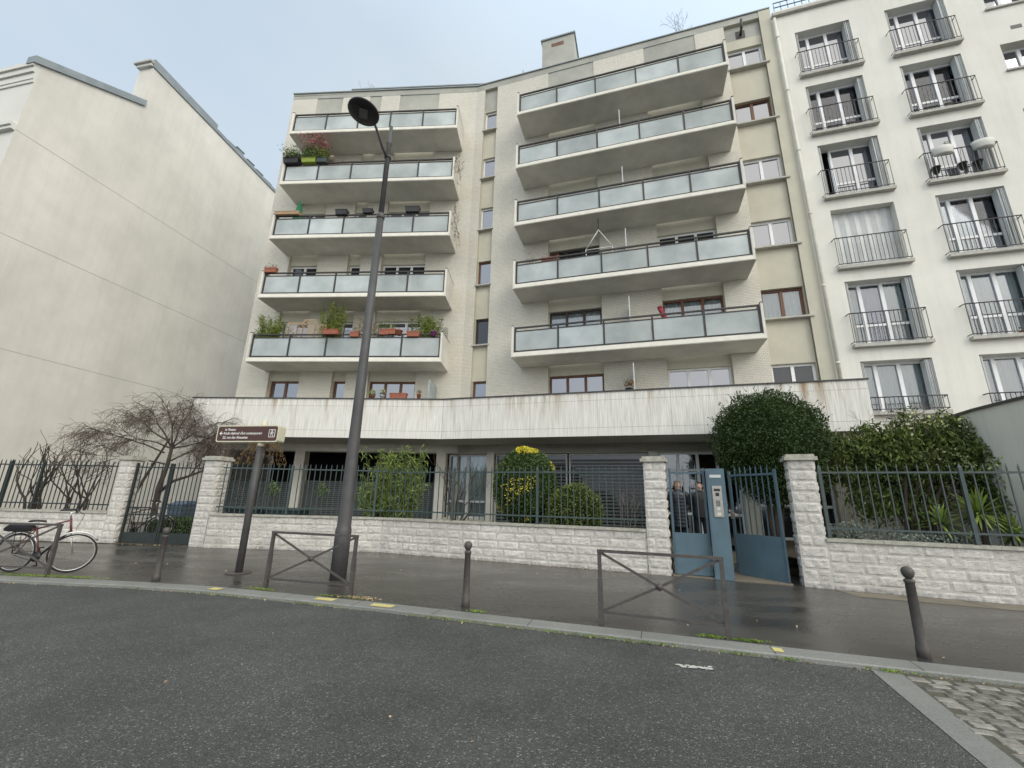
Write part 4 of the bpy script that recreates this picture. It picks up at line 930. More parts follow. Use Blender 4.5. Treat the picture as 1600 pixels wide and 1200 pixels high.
m=MB(); q=[SF.P(-.96,.115,2.845),SF.P(-.92,.115,2.885),SF.P(-.90,.115,2.885),SF.P(-.925,.115,2.853),SF.P(-.875,.115,2.853),SF.P(-.875,.115,2.837),SF.P(-.925,.115,2.837),SF.P(-.90,.115,2.805),SF.P(-.92,.115,2.805)]
m.mesh(q,[(0,3,2,1),(0,8,7,6),(0,6,5,4,3)]); m.build('arrow',M['sign_white'],face)
m=MB(); a0,a1,z0,z1=.235,.385,2.76,2.925
rbox(m,SF,a0,a1,z0,z1,.015,.113,.1145,0); rbox(m,SF,a0+.012,a1-.012,z0+.012,z1-.012,.008,.1145,.1155,1)
def flat(pts,w):
    for (x1,y1),(x2,y2) in zip(pts[:-1],pts[1:]):
        u=Vector((x2-x1,y2-y1)).normalized(); nn=Vector((-u.y,u.x))*w/2
        m.mesh([SF.P(x1+nn.x-u.x*w/3,.1165,y1+nn.y-u.y*w/3),SF.P(x1-nn.x-u.x*w/3,.1165,y1-nn.y-u.y*w/3),SF.P(x2-nn.x+u.x*w/3,.1165,y2-nn.y+u.y*w/3),SF.P(x2+nn.x+u.x*w/3,.1165,y2+nn.y+u.y*w/3)],[(0,1,2,3)],0)
cx=.31; flat([(cx,2.885),(cx,2.84)],.024); flat([(cx,2.84),(cx-.025,2.79)],.013); flat([(cx,2.84),(cx+.02,2.815),(cx+.03,2.785)],.013); flat([(cx,2.88),(cx-.03,2.855),(cx-.04,2.83)],.010); flat([(cx,2.88),(cx+.03,2.86),(cx+.04,2.84)],.010)
m.mesh([SF.P(cx+.012*math.cos(a*math.pi/6),.1165,2.902+.012*math.sin(a*math.pi/6)) for a in range(12)],[tuple(range(12))],0)
m.build('pictogram',[M['sign_white'],M['sign_brown']],face)

# ------------------------------------------------------------------ bicycle
def wheel(mb_t,mb_r,c,u,r=.35):
    c=Vector(c); u=Vector((u[0],u[1],0)).normalized(); z=Vector((0,0,1)); n_=48
    mb_t.tube([c+(r-.014)*(math.cos(2*math.pi*i/n_)*u+math.sin(2*math.pi*i/n_)*z) for i in range(n_+1)],.016,8,cap=False)
    mb_r.tube([c+(r-.036)*(math.cos(2*math.pi*i/n_)*u+math.sin(2*math.pi*i/n_)*z) for i in range(n_+1)],.009,6,cap=False)
    ax=u.cross(z)
    for i in range(28):
        a=2*math.pi*i/28; sd=1 if i%2 else -1; b=a+.5*(1 if (i//2)%2 else -1)
        mb_r.tube([c+ax*.025*sd+.02*(math.cos(b)*u+math.sin(b)*z),c+(r-.036)*(math.cos(a)*u+math.sin(a)*z)],.0012,3,cap=False,smooth=False)
    mb_r.tube([c-ax*.05,c+ax*.05],.02,10)
def bicycle(fx,fy,dirv,steer,label,main=True,scale=1.0):
    z0=pz(fx,fy); u=Vector((dirv[0],dirv[1],0)).normalized(); t=thing('bicycle',label,'bicycle',(fx-u.x*.5,fy-u.y*.5,z0))
    F=Vector((fx,fy,z0+.35)); Rr=F-u*1.03; Z=Vector((0,0,1)); nrm=u.cross(Z)
    su=Vector((steer[0],steer[1],0)).normalized(); sn=su.cross(Z)
    head_t=F-u*.20+Z*.62-Z*.0; head_b=F-u*.13+Z*.42; bb=F-u*.60-Z*.07; seat_c=bb-u*.17+Z*.50; 
    for nm,c,uu in (('wheel',F,su),('wheel',Rr,u)):
        a=MB();b=MB(); wheel(a,b,c,uu); o=b.build(nm,M['chrome'],t); a.build('tyre',M['rubber'],o)
        for sg_ in (1,): 
            m=MB(); n_=14; fr0,fr1=(35,150) if nm and c is F else (20,175)
            m.tube([c+.385*(math.cos(R(fr0+(fr1-fr0)*i/n_))*uu+math.sin(R(fr0+(fr1-fr0)*i/n_))*Z) for i in range(n_+1)],.018,6); m.build('mudguard',M['chrome'],t)
    m=MB(); m.tube([seat_c-u*.0,head_t-Z*.02],.016,10,0); m.tube([bb,head_b],.018,10,1); m.tube([bb,seat_c+Z*.03],.016,10,0); m.tube([head_b-Z*.03,head_t+Z*.02],.02,10,0)
    for sg_ in (-1,1):
        m.tube([seat_c,seat_c+nrm*.03*sg_-u*.03,Rr+nrm*.06*sg_],.009,6,0); m.tube([bb,bb+nrm*.03*sg_,Rr+nrm*.06*sg_],.010,6,1)
    m.build('frame',[M['bred'],M['plastic_black']],t)
    m=MB()
    for sg_ in (-1,1): m.tube([head_b-Z*.03,head_b-Z*.05+sn*.05*sg_,F+sn*.05*sg_-Vector((0,0,.0))],.011,6)
    m.build('fork',M['chrome'],t)
    ht=head_t+Z*.13+u*-.02; m=MB(); m.tube([head_t,ht,ht+su*.08],.014,8,1)
    for sg_ in (-1,1):
        c=ht+su*.08; m.tube([c,c+sn*.10*sg_+Z*.02,c+sn*.20*sg_+Z*.05-su*.02,c+sn*.27*sg_+Z*.05-su*.12],.012,8,0); m.tube([c+sn*.20*sg_+Z*.05-su*.06,c+sn*.27*sg_+Z*.05-su*.22],.017,8,0); m.tube([c+sn*.15*sg_+Z*.04,c+sn*.26*sg_+Z*.0+su*.03],.007,5,0)
        m.tube([c+sn*.14*sg_+Z*.04,c+su*.12+sn*.05*sg_-Z*.05,head_b+su*.06],.003,4,0)
    m.build('handlebar',[M['plastic_black'],M['chrome']],t)
    sp_=seat_c+Z*.12; m=MB(); m.tube([seat_c,sp_],.013,8,1)
    vs=[];fs=[]; prof=[(-.13,.075,.02),(-.10,.085,.03),(-.03,.06,.035),(.05,.025,.03),(.13,.018,.025),(.14,.008,.015)]
    for (a,w_,h) in prof:
        for k in range(8):
            an=2*math.pi*k/8; vs.append(sp_+u*a+nrm*w_*math.cos(an)+Z*(h+.02*math.sin(an)))
    for i in range(5):
        for k in range(8): fs.append((i*8+k,i*8+(k+1)%8,(i+1)*8+(k+1)%8,(i+1)*8+k))
    fs+= [tuple(range(7,-1,-1)),tuple(range(40,48))]; m.mesh(vs,fs,0,True); m.build('saddle',[M['plastic_black'],M['chrome']],t)
    m=MB(); m.lathe(bb+nrm*.05,[(.09,-.003),(.09,.003)],24,0,nrm); m.tube([bb+nrm*.06,bb+nrm*.06+u*.08-Z*.15],.010,6); m.tube([bb-nrm*.06,bb-nrm*.06-u*.08+Z*.15],.010,6)
    for q in (bb+nrm*.11+u*.08-Z*.15,bb-nrm*.11-u*.08+Z*.15): m.tube([q-nrm*.045,q+nrm*.045],.014,6)
    m.tube([bb+nrm*.05+Z*.09,Rr+nrm*.05+Z*.035],.005,4); m.tube([bb+nrm*.05-Z*.09,Rr+nrm*.05-Z*.035],.005,4)
    m.build('crankset',M['plastic_black'],t)
    m=MB(); cR=Rr+Z*.40
    for q in (-.05,0,.05): m.tube([cR+nrm*q+u*.16,cR+nrm*q-u*.24],.006,5)
    for q in (-.2,0,.15): m.tube([cR+nrm*.06+u*q,cR-nrm*.06+u*q],.006,5)
    for sg_ in (-1,1): m.tube([Rr+nrm*.06*sg_,cR+nrm*.06*sg_-u*.05],.006,5)
    m.build('luggage_rack',M['plastic_black'],t)
    if main:  # soft bag folded over the rack
        m=MB(); vs=[];fs=[]; nx,ny=10,8
        for i in range(nx+1):
            for j in range(ny+1):
                a=-.30+.52*i/nx; v=j/ny; an=math.pi*(v*1.25-.12); e=math.sin(math.pi*min(1,max(0,i/nx)))**.4
                p=cR+u*a+nrm*(.15*math.cos(an))*e+Z*(.02+(.11*math.sin(an))*e)+Z*.03*noise.noise(Vector((a*9,v*6,1))); vs.append(p)
        for i in range(nx):
            for j in range(ny): k=i*(ny+1)+j; fs.append((k,k+1,k+ny+2,k+ny+1))
        m.mesh(vs,fs,0,True); m.build('pannier_bag',M['trouser'],t)
    return t
bicycle(-8.42,8.90,(1,.07),(.72,.62),'red and black city bicycle with mudguards parked behind the left cross barrier')
b2=bicycle(-10.9,14.15,(.9,.35),(.6,.6),'dark bicycle standing behind the left leaf of the dark green gate',False)

# ------------------------------------------------------------------ people
def skin_mesh(name,verts,edges,radii,mats,parent,levels=2,root=0,post=None):
    me=bpy.data.meshes.new(name); me.from_pydata([tuple(v) for v in verts],edges,[]); o=bpy.data.objects.new(name,me); scene.collection.objects.link(o)
    sk=o.modifiers.new('s','SKIN'); sk.use_smooth_shade=True
    for i,r in enumerate(radii):
        r=r if isinstance(r,tuple) else (r,r); me.skin_vertices[0].data[i].radius=r
    me.skin_vertices[0].data[root].use_root=True
    sb=o.modifiers.new('d','SUBSURF'); sb.levels=levels; sb.render_levels=levels
    dg=bpy.context.evaluated_depsgraph_get(); dg.update(); m2=bpy.data.meshes.new_from_object(o.evaluated_get(dg)); bpy.data.objects.remove(o)
    m2.name=name
    if post: post(m2)
    m2.materials.clear()
    for m in mats: m2.materials.append(m)
    q=bpy.data.objects.new(name,m2); scene.collection.objects.link(q); q.parent=parent; q['_w']=tuple(parent['_w']); return q
def person(x,y,z,face,label,long_coat,hair,jm,arm_target=None,h=1.75):
    t=thing('person',label,'person',(x,y,z)); t.rotation_euler=(0,0,face); t['_w']=(0,0,0); k=h/1.75
    V=lambda a,b,c: Vector((a*k,b*k,c*k))   # local: -y is forward
    # joints: pelvis 0, spine, chest, neck, head...
    la=[V(.19,.0,1.42),V(.25,.05,1.16),V(.19,.02,1.03),V(.14,.0,.99)]
    ra=[V(-.19,.0,1.42),V(-.25,.05,1.16),V(-.19,.02,1.03),V(-.14,.0,.99)]
    if arm_target is not None:
        sh=V(.19,0,1.42); T=Vector(arm_target); el_=(sh+T)/2+Vector((.0,.02,-.10)); la=[sh,el_,sh+(T-sh)*.88,T]
    P=[V(0,0,.95),V(0,.0,1.15),V(0,.01,1.36),V(0,.0,1.49),V(0,-.005,1.54)]; Rr_=[(.135,.10),(.12,.09),(.15,.10),.055,.05]; E=[(0,1),(1,2),(2,3),(3,4)]
    def add(pts,rs,root):
        prev=root
        for p_,r_ in zip(pts,rs): P.append(p_);Rr_.append(r_);E.append((prev,len(P)-1)); prev=len(P)-1
        return prev
    # head
    hd_=add([V(0,-.015,1.60),V(0,-.012,1.66),V(0,-.0,1.72)],[(.072,.080),(.082,.094),(.064,.074)],4)
    wl_=add([la[0],la[1],la[2],la[3]],[.055,.045,.032,.03],2); wr_=add([ra[0],ra[1],ra[2],ra[3]],[.055,.045,.032,.03],2)
    add([V(.09,0,.86),V(.10,-.01,.48),V(.10,.02,.09),V(.10,-.12,.03)],[.085,.058,.04,.035],0); add([V(-.09,0,.86),V(-.10,-.01,.48),V(-.10,.02,.09),V(-.10,-.12,.03)],[.085,.058,.04,.035],0)
    for (w_,pts,sg_) in ((wl_,la,1),(wr_,ra,-1)):
        d=(pts[3]-pts[2]).normalized(); s_=d.cross(Vector((0,0,1))); 
        if s_.length<.2: s_=Vector((1,0,0))
        s_.normalize(); cu_=Vector((0,-.25,-.5)) if abs(d.z)<.8 else Vector((0,-.4,0))
        for fi,(o_,L_) in enumerate(((-.03,.07),(-.010,.08),(.010,.075),(.03,.06))):
            b_=pts[3]+d*.05+s_*o_; add([b_,b_+(d+cu_*.4).normalized()*L_*.5*k,b_+(d+cu_*.8).normalized()*L_*k],[.010,.009,.007],w_)
        b_=pts[3]+s_*(-.045*sg_)+d*.005; add([b_,b_+(d-s_*.5*sg_).normalized()*.04],[.011,.008],w_)
    def face_post(me):  # pull nose, chin and eye sockets out of the head surface
        for v in me.vertices:
            c=v.co
            if c.y<0 and c.z>1.53*k:
                n_=math.exp(-((c.x/.014)**2+((c.z-1.622*k)/.022)**2)); ch_=math.exp(-((c.x/.03)**2+((c.z-1.56*k)/.018)**2)); e_=math.exp(-(((abs(c.x)-.032)/.014)**2+((c.z-1.655*k)/.012)**2))
                c.y-=.026*n_+.014*ch_-.010*e_
    body=skin_mesh('body',P,E,Rr_,[M['skin']],t,post=face_post)
    def ball(mb,c,r,n=10):
        mb.lathe(c-Vector((0,0,r[2])),[(r[0]*math.sin(math.pi*i/n)+.0005,r[2]-r[2]*math.cos(math.pi*i/n)) for i in range(n+1)],16,0)
    m=MB()
    for sx in (-1,1):
        m=MB(); ball(m,V(.031*sx,-.0835,1.655),(.009,.007,.0055)); m.build('eye',M['plastic_black'],t,loc=(0,0,0))
        m=MB(); m.tube([V(.018*sx,-.093,1.672),V(.032*sx,-.095,1.677),V(.047*sx,-.086,1.671)],.0035,5); m.build('eyebrow',M['hair_dark'],t,loc=(0,0,0))
    m=MB(); m.tube([V(-.02,-.090,1.588),V(0,-.097,1.590),V(.02,-.090,1.588)],.0038,6); m.build('mouth',M['lip'],t,loc=(0,0,0))
    m=MB()
    for sx in (-1,1): m.tube([V(.083*sx,-.0,1.63),V(.092*sx,.005,1.655),V(.086*sx,.008,1.675)],.014,8)
    m.build('ears',M['skin'],t,loc=(0,0,0))
    # hair shell
    m=MB(); vs=[];fs=[]; nu,nv=20,12
    for i in range(nv+1):
        ph=math.pi*i/nv*.62
        for j in range(nu):
            th_=2*math.pi*j/nu; rr=1+.06*noise.noise(Vector((math.cos(th_)*3,math.sin(th_)*3,ph*4+x)))
            px=.089*math.sin(ph)*math.cos(th_)*rr; py=(.108 if math.sin(th_)>0 else .096)*math.sin(ph)*math.sin(th_)*rr+.004; pz_=1.672+.090*math.cos(ph)*rr
            if py<-.035 and pz_<1.705: pz_=max(pz_,1.705-.3*max(0,abs(px)-.05)); 
            if hair=='long' and py>-.02: pz_-=.12*max(0,(ph-1.2))
            vs.append(V(px,py,pz_))
    for i in range(nv):
        for j in range(nu): fs.append((i*nu+j,i*nu+(j+1)%nu,(i+1)*nu+(j+1)%nu,(i+1)*nu+j))
    m.mesh(vs,fs,0,True); m.build('hair',M['hair_brown' if hair=='long' else 'hair_dark'],t,loc=(0,0,0))
    # coat: lofted torso with quilting or folds, and sleeves
    zb=.60 if long_coat else .86; n_=30; rings=44; vs=[];fs=[]
    prof=[(.55,.215,.165),(.86,.205,.155),(1.0,.20,.15),(1.15,.188,.142),(1.30,.205,.14),(1.38,.215,.130),(1.44,.20,.115),(1.475,.14,.10),(1.50,.075,.075)]
    for i in range(rings+1):
        z_=zb+(1.50-zb)*i/rings; q=0
        while q<len(prof)-2 and prof[q+1][0]<z_: q+=1
        f_=(z_-prof[q][0])/(prof[q+1][0]-prof[q][0]); rx_=prof[q][1]*(1-f_)+prof[q+1][1]*f_; ry_=prof[q][2]*(1-f_)+prof[q+1][2]*f_
        for j in range(n_):
            th_=2*math.pi*j/n_; w_=1+.03*noise.noise(Vector((math.cos(th_)*3,math.sin(th_)*3,z_*9+x)))
            if long_coat: w_+=.045*abs(math.sin(z_*math.pi/.085))-.02
            e_=math.cos(th_); g_=math.sin(th_); vs.append(V(rx_*w_*math.copysign(abs(e_)**.85,e_),ry_*w_*math.copysign(abs(g_)**.85,g_),z_))
    for i in range(rings):
        for j in range(n_): fs.append((i*n_+j,i*n_+(j+1)%n_,(i+1)*n_+(j+1)%n_,(i+1)*n_+j))
    fs.append(tuple(range(n_-1,-1,-1))); fs.append(tuple(range(rings*n_,rings*n_+n_)))
    m=MB(); m.mesh(vs,fs,0,True)
    for arm in (la,ra):
        pts=[];rad=[]; k_=16
        for q in range(k_+1):
            f_=q/k_*2; i0=min(1,int(f_)); p_=arm[i0].lerp(arm[i0+1],f_-i0); pts.append(p_-Vector((0,0,.012*math.sin(f_*3)))); r_=(.082-.017*f_) if long_coat else (.074-.015*f_)
            rad.append(r_*(1+(.10*abs(math.sin(q*1.3)) if long_coat else .05*math.sin(q*2.1)))*(.8 if q==0 else 1))
        m.tube([arm[0]*1.0-Vector((arm[0].x*.35,0,-.005)),arm[0]-Vector((arm[0].x*.08,0,-.004))]+pts[1:],[.055,.066]+rad[1:],14)
    m.build('coat',M[jm],t,loc=(0,0,0))
    m=MB(); m.lathe(V(0,.008,1.475),[(.082,0),(.086,.03),(.078,.055),(.066,.056),(.06,.02)],18,0); m.build('collar',M[jm],t,loc=(0,0,0))
    m=MB(); m.box(ID,-.006,.006,-.158,-.14,zb*k+.05,1.46*k); m.build('zip',M['plastic_black'],t,loc=(0,0,0))
    P=[V(0,0,.97)]; Rr_=[(.115,.085)]; E=[]
    for sg_ in (-1,1): add([V(.09*sg_,0,.84),V(.10*sg_,-.01,.48),V(.10*sg_,.02,.10)],[.10,.075,.06],0)
    skin_mesh('trousers',P,E,Rr_,[M['trouser']],t)
    m=MB()
    for sg_ in (-1,1): m.lathe(V(.10*sg_,.07,.04),[(.03,0),(.045,.03),(.045,.15),(.042,.2),(.02,.235)],12,0,(0,-1,0))
    m.build('shoes',M['shoe'],t,loc=(0,0,0))
    return t
person(4.14,10.86,.47,R(-8),'person with greying brown hair in a long black puffer coat behind the blue gate panel','long' ,'long','puffer',h=1.68)
tx=Vector((5.12-4.66,10.22-10.83,1.42-.47)); an=R(-14); tl_=Vector((tx.x*math.cos(-an)-tx.y*math.sin(-an),tx.x*math.sin(-an)+tx.y*math.cos(-an),tx.z))
person(4.66,10.83,.47,an,'person with short dark hair in a black jacket reaching for the open gate leaf',False,'short','jacket',arm_target=tl_,h=1.66)
print('people ok')
# ------------------------------------------------------------------ plants
def leaves(pts,size,ratio=.5,name='crown',mat_='leaf_mid',parent=None,droop=0,outward=None,flat_=0,jit=.3,seed=1,fold=.18):
    rnd=random.Random(seed); vs=[];fs=[]; L=Vector(parent['_w'])
    for p in pts:
        p=Vector(p)
        d=Vector((rnd.gauss(0,1),rnd.gauss(0,1),rnd.gauss(0,1)))
        if outward is not None: d=d*.7+(p-Vector(outward)).normalized()*1.0
        d.z-=droop; 
        if d.length<1e-3: d=Vector((1,0,0))
        d.normalize(); n=Vector((rnd.gauss(0,1),rnd.gauss(0,1),rnd.gauss(0,1)))
        if outward is not None: n=n*.8+(p-Vector(outward)).normalized()*.9
        s_=d.cross(n); 
        if s_.length<1e-3: s_=d.orthogonal()
        s_.normalize(); up_=s_.cross(d); l=size*rnd.uniform(1-jit,1+jit); w_=l*ratio*.5; b=len(vs); q=p-L
        vs+= [tuple(q-d*l*.5),tuple(q+s_*w_-up_*w_*fold),tuple(q+d*l*.5-up_*l*.08),tuple(q-s_*w_-up_*w_*fold),]
        fs.append((b,b+1,b+2,b+3))
    me=bpy.data.meshes.new(name); me.from_pydata(vs,[],fs); me.materials.append(M[mat_]); me.update(); o=bpy.data.objects.new(name,me); scene.collection.objects.link(o); o.parent=parent; o['_w']=tuple(L); return o
def lump(c,r,n,seed,shell=.35,amp=.12,fr=2.0,zmin=-9,power=1,gap=0):
    rnd=random.Random(seed); out=[]; c=Vector(c)
    while len(out)<n:
        d=Vector((rnd.gauss(0,1),rnd.gauss(0,1),rnd.gauss(0,1))).normalized()
        k=1+amp*noise.noise(d*fr+Vector((seed,0,0)))+amp*.6*noise.noise(d*fr*2.7+Vector((0,seed,0)))
        t=1-shell*rnd.random()**1.6; p=Vector((d.x*r[0],d.y*r[1],d.z*r[2]))*k*t
        if p.z<zmin: continue
        if gap and noise.noise((c+p)*3.2)+.0<-gap: continue
        out.append(c+p)
    return out
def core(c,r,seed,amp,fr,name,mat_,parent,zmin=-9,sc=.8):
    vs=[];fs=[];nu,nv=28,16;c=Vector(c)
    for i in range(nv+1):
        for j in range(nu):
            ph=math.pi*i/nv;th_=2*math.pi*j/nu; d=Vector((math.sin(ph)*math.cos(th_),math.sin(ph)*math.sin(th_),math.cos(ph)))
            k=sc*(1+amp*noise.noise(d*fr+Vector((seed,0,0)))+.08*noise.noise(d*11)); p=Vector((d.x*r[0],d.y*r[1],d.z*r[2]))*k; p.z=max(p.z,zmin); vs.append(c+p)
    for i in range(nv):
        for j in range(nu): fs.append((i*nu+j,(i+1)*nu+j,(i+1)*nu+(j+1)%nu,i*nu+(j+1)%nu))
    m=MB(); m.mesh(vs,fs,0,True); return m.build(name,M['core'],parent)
def branch(mb,p,d,l,r,depth,rnd,spread=.6,up=.05,kids=(2,3),tips=None,seglen=.0,shrink=.72,bend=.25,minr=.004,side=0):
    pts=[Vector(p)];rad=[r]; n_=4; d=Vector(d).normalized()
    for i in range(n_):
        d=(d+Vector((rnd.gauss(0,bend*.5),rnd.gauss(0,bend*.5),rnd.gauss(0,bend*.4)+up))).normalized(); pts.append(pts[-1]+d*l/n_); rad.append(max(minr,r*(1-(1-shrink)*(i+1)/n_)))
        if side and i>0 and depth>0 and rnd.random()<side:
            e=(d+Vector((rnd.gauss(0,1),rnd.gauss(0,1),rnd.gauss(0,.6)))*spread*1.3).normalized(); branch(mb,pts[-1],e,l*rnd.uniform(.35,.6),rad[-1]*.5,depth-1 if depth<3 else depth-2,rnd,spread,up,kids,tips,0,shrink,bend,minr,side)
    mb.tube(pts,rad,6 if r>.02 else (4 if r>.008 else 3),cap=False)
    if depth<=0:
        if tips is not None: tips.append(pts[-1]); tips.append(pts[2])
        return
    for k_ in range(rnd.randint(*kids)):
        e=(d+Vector((rnd.gauss(0,1),rnd.gauss(0,1),rnd.gauss(0,.8)))*spread).normalized()
        branch(mb,pts[-1],e,l*rnd.uniform(.6,.9),rad[-1]*rnd.uniform(.6,.85),depth-1,rnd,spread,up,kids,tips,0,shrink,bend,minr,side)
# big clipped round tree right of the gate
bt=thing('round_tree','big dark green clipped round tree above the right gate pier','tree',(6.5,11.0,.45))
c=Vector((6.62,10.95,3.12)); r=(1.36,1.30,1.36)
m=MB(); rnd=random.Random(5)
for a in range(3): m.tube([(6.5+.06*a,11.0+.05*math.sin(a*3),.40),(6.45+.14*a,11.05,1.3),(6.4+.3*a,11.0+.15*(a-1),2.2),(6.3+.5*a,10.9+.2*(a-1),3.0)],[.07,.055,.045,.03],8)
for a in range(7): branch(m,(6.4+.05*a,11,1.5+.12*a),(rnd.uniform(-1,1),rnd.uniform(-1,1),.8),.8,.025,2,rnd)
m.build('trunk',M['bark'],bt)
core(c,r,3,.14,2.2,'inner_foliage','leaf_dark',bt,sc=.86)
P_=lump(c,r,30000,3,.22,.14,2.2)
P_+= [p for p in lump((6.9,10.95,2.2),(.95,.9,.75),6000,9,.6,.3,2.5)]
rnd=random.Random(8)
for i in range(110): # loose shoots above the clipped outline
    d=Vector((rnd.gauss(0,.8),rnd.gauss(0,.6),abs(rnd.gauss(.5,.6)))).normalized(); b_=c+Vector((d.x*r[0],d.y*r[1],d.z*r[2]))*.99
    for j_ in range(7): P_.append(b_+(d+Vector((0,0,.4)))*(.028*j_)+Vector((rnd.gauss(0,.012),rnd.gauss(0,.012),0)))
leaves(P_,.055,.55,'crown','leaf_dark',bt,outward=c,seed=4)
# topiary egg with yellow top
tt=thing('topiary_bush','dark green egg shaped clipped bush with a bright yellow patch on its top','bush',(.47,13.0,.6))
c=Vector((.47,13.0,2.0)); r=(.96,.85,1.13)
m=MB(); m.tube([(.47,13,.58),(.5,13,1.2),(.47,13,1.8)],[.06,.05,.04],8); m.build('trunk',M['bark'],tt)
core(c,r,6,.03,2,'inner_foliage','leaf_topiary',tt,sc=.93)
pp=lump(c,r,17000,6,.12,.04,2.0)
yel=[p for p in pp if (p.z>c.z+.92 and abs(p.x-c.x-.02)<.33) or (noise.noise(p*1.6+Vector((3,1,2)))>.33 and p.z<c.z+.75)]
ys=set(map(id,yel)); leaves([p for p in pp if id(p) not in ys],.06,.45,'crown','leaf_topiary',tt,outward=c,seed=6); leaves(yel[:1500]+[p+Vector((0,-.015,.03)) for p in yel if p.z>c.z+.9],.06,.45,'yellow_foliage','leaf_yellow',tt,outward=c,seed=7)
# small olive bush
ob=thing('round_bush','small olive green round bush in front of the egg shaped bush','bush',(1.78,12.0,.6))
c=Vector((1.78,12.0,1.32)); r=(.76,.65,.76)
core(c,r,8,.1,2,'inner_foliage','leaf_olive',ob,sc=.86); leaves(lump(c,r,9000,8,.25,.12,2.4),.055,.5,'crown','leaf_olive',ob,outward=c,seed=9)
# tall long-leaved shrub behind the lamp post
ol=thing('tall_shrub','tall shrub with long narrow bright green leaves between the lamp post and the terrace columns','shrub',(-3.7,13.7,.6))
m=MB(); rnd=random.Random(12); cl=[]
for i in range(62):
    bx=-3.7+rnd.uniform(-.75,.85); by=13.75+rnd.uniform(-.4,.4); tx_=bx+rnd.gauss(0,.28); h_=rnd.uniform(1.5,3.15) if abs(bx+3.45)<.75 else rnd.uniform(1.2,2.3)
    a=Vector((bx*.6-3.7*.4,by,.6)); b_=Vector((tx_,by+rnd.gauss(0,.15),h_)); m.tube([a,(a+b_)/2+Vector((rnd.gauss(0,.06),0,.05)),b_],[.014,.011,.006],5,cap=False)
    k_=.25
    while k_<1.02:
        q=a.lerp(b_,k_); 
        for _ in range(5): cl.append(q+Vector((rnd.gauss(0,.09),rnd.gauss(0,.09),rnd.gauss(0,.05))))
        k_+=.036
m.build('stems',M['bark'],ol); leaves(cl,.21,.14,'foliage','leaf_long',ol,droop=-.5,seed=13,jit=.35)
# climber on the right garden wall
cb_=thing('climbing_shrub','dense climbing evergreen with cream blossom spilling over the right garden wall','climber',(9.2,9.6,.6))
m=MB(); rnd=random.Random(22)
for i in range(6): m.tube([(8.75+.08*i,9.95-.05*i,.58),(8.8+.12*i,9.9,1.3),(8.9+.2*i,9.8-.12*i,2.3)],[.05,.045,.03],6)
m.build('trunk',M['bark'],cb_)
P_=[]; rnd=random.Random(23)
for (cx_,cy,cz,rx_,ry,rz,n_) in [(8.0,10.6,2.7,.65,.5,.6,4200),(8.7,10.3,2.75,.65,.6,.8,6000),(9.3,9.9,2.85,.65,.6,.85,6500),(9.75,9.6,2.85,.6,.65,.8,6500),(10.0,9.1,2.35,.4,.5,.75,4000),(10.05,8.8,1.6,.3,.45,.7,2500),(8.5,10.3,1.9,.5,.4,.6,2200),(9.3,10.0,1.8,.6,.4,.7,3000)]:
    P_+=lump((cx_,cy,cz),(rx_,ry,rz),n_,int(cx_*10+cz*7),.6,.35,2.5,gap=.33)
P2=[]
for p in P_:
    if rnd.random()<.25 and p.z<2.2: p=p+Vector((0,0,-rnd.random()*.35))
    P2.append(p)
leaves(P2,.13,.26,'foliage','leaf_climb',cb_,droop=.9,seed=24)
fl_=[p+Vector((-.05,-.12,.05)) for p in P_ if p.x>9.0 and p.y<10.0 and p.z>2.3 and noise.noise(p*2.2)>.05 and rnd.random()<.22]
leaves(fl_,.07,.7,'blossom','flower_white',cb_,seed=25)
m=MB(); 
for i in range(14): branch(m,(8.3+rnd.random()*1.3,10.2-rnd.random()*1.0,3.2),(rnd.gauss(0,.3),rnd.gauss(0,.3),1),.35,.008,2,rnd,.7,minr=.003)
m.build('bare_shoots',M['twig'],cb_)
# yucca
yu=thing('yucca','spiky yellow green yucca rosettes behind the right iron railing','plant',(8.85,8.4,.6))
m=MB(); 
for (c,h_) in (((8.9,8.42),.95),((8.45,8.75),.75),((9.2,8.2),.6)): m.tube([(c[0],c[1],.58),(c[0],c[1],.6+h_)],[.06,.05],8)
m.build('trunk',M['bark'],yu)
m=MB(); rnd=random.Random(31)
for (c,h_,n_,L_) in (((8.9,8.42),.95,150,.60),((8.45,8.75),.75,60,.5),((9.2,8.2),.6,60,.5)):
    o_=Vector((c[0],c[1],.6+h_))
    for i in range(n_):
        el_=rnd.uniform(-.6,1.4); a=rnd.uniform(0,2*math.pi); d=Vector((math.cos(a)*math.cos(el_),math.sin(a)*math.cos(el_),math.sin(el_))); s_=d.cross(Vector((0,0,1))); s_=s_.normalized() if s_.length>.1 else Vector((1,0,0)); l=L_*rnd.uniform(.75,1.1)
        pts=[o_+d*l*q+Vector((0,0,-.18*q*q*l)) for q in (0,.35,.7,1)]; ws=[.012,.022,.016,.001]
        vs=[]
        for p_,w_ in zip(pts,ws): vs+=[p_-s_*w_,p_+s_*w_]
        m.mesh(vs,[(0,1,3,2),(2,3,5,4),(4,5,7,6)],0,False)
m.build('rosette',M['leaf_yucca'],yu)
lv=thing('silver_shrub','low silvery grey shrub on the wall top beside the right gate pier','shrub',(7.0,9.2,.75))
leaves(lump((6.95,9.1,1.08),(.45,.3,.26),1800,41,.8,.3),.07,.25,'foliage','leaf_grey',lv,seed=42); m=MB()
for i in range(8): branch(m,(6.8+.05*i,9.1,.62),(rnd.gauss(0,.5),rnd.gauss(0,.4),1),.3,.01,2,rnd)
m.build('stems',M['twig'],lv)
lv=thing('ground_cover','dry grey ground cover behind the right railing','plant',(7.9,9.0,.62))
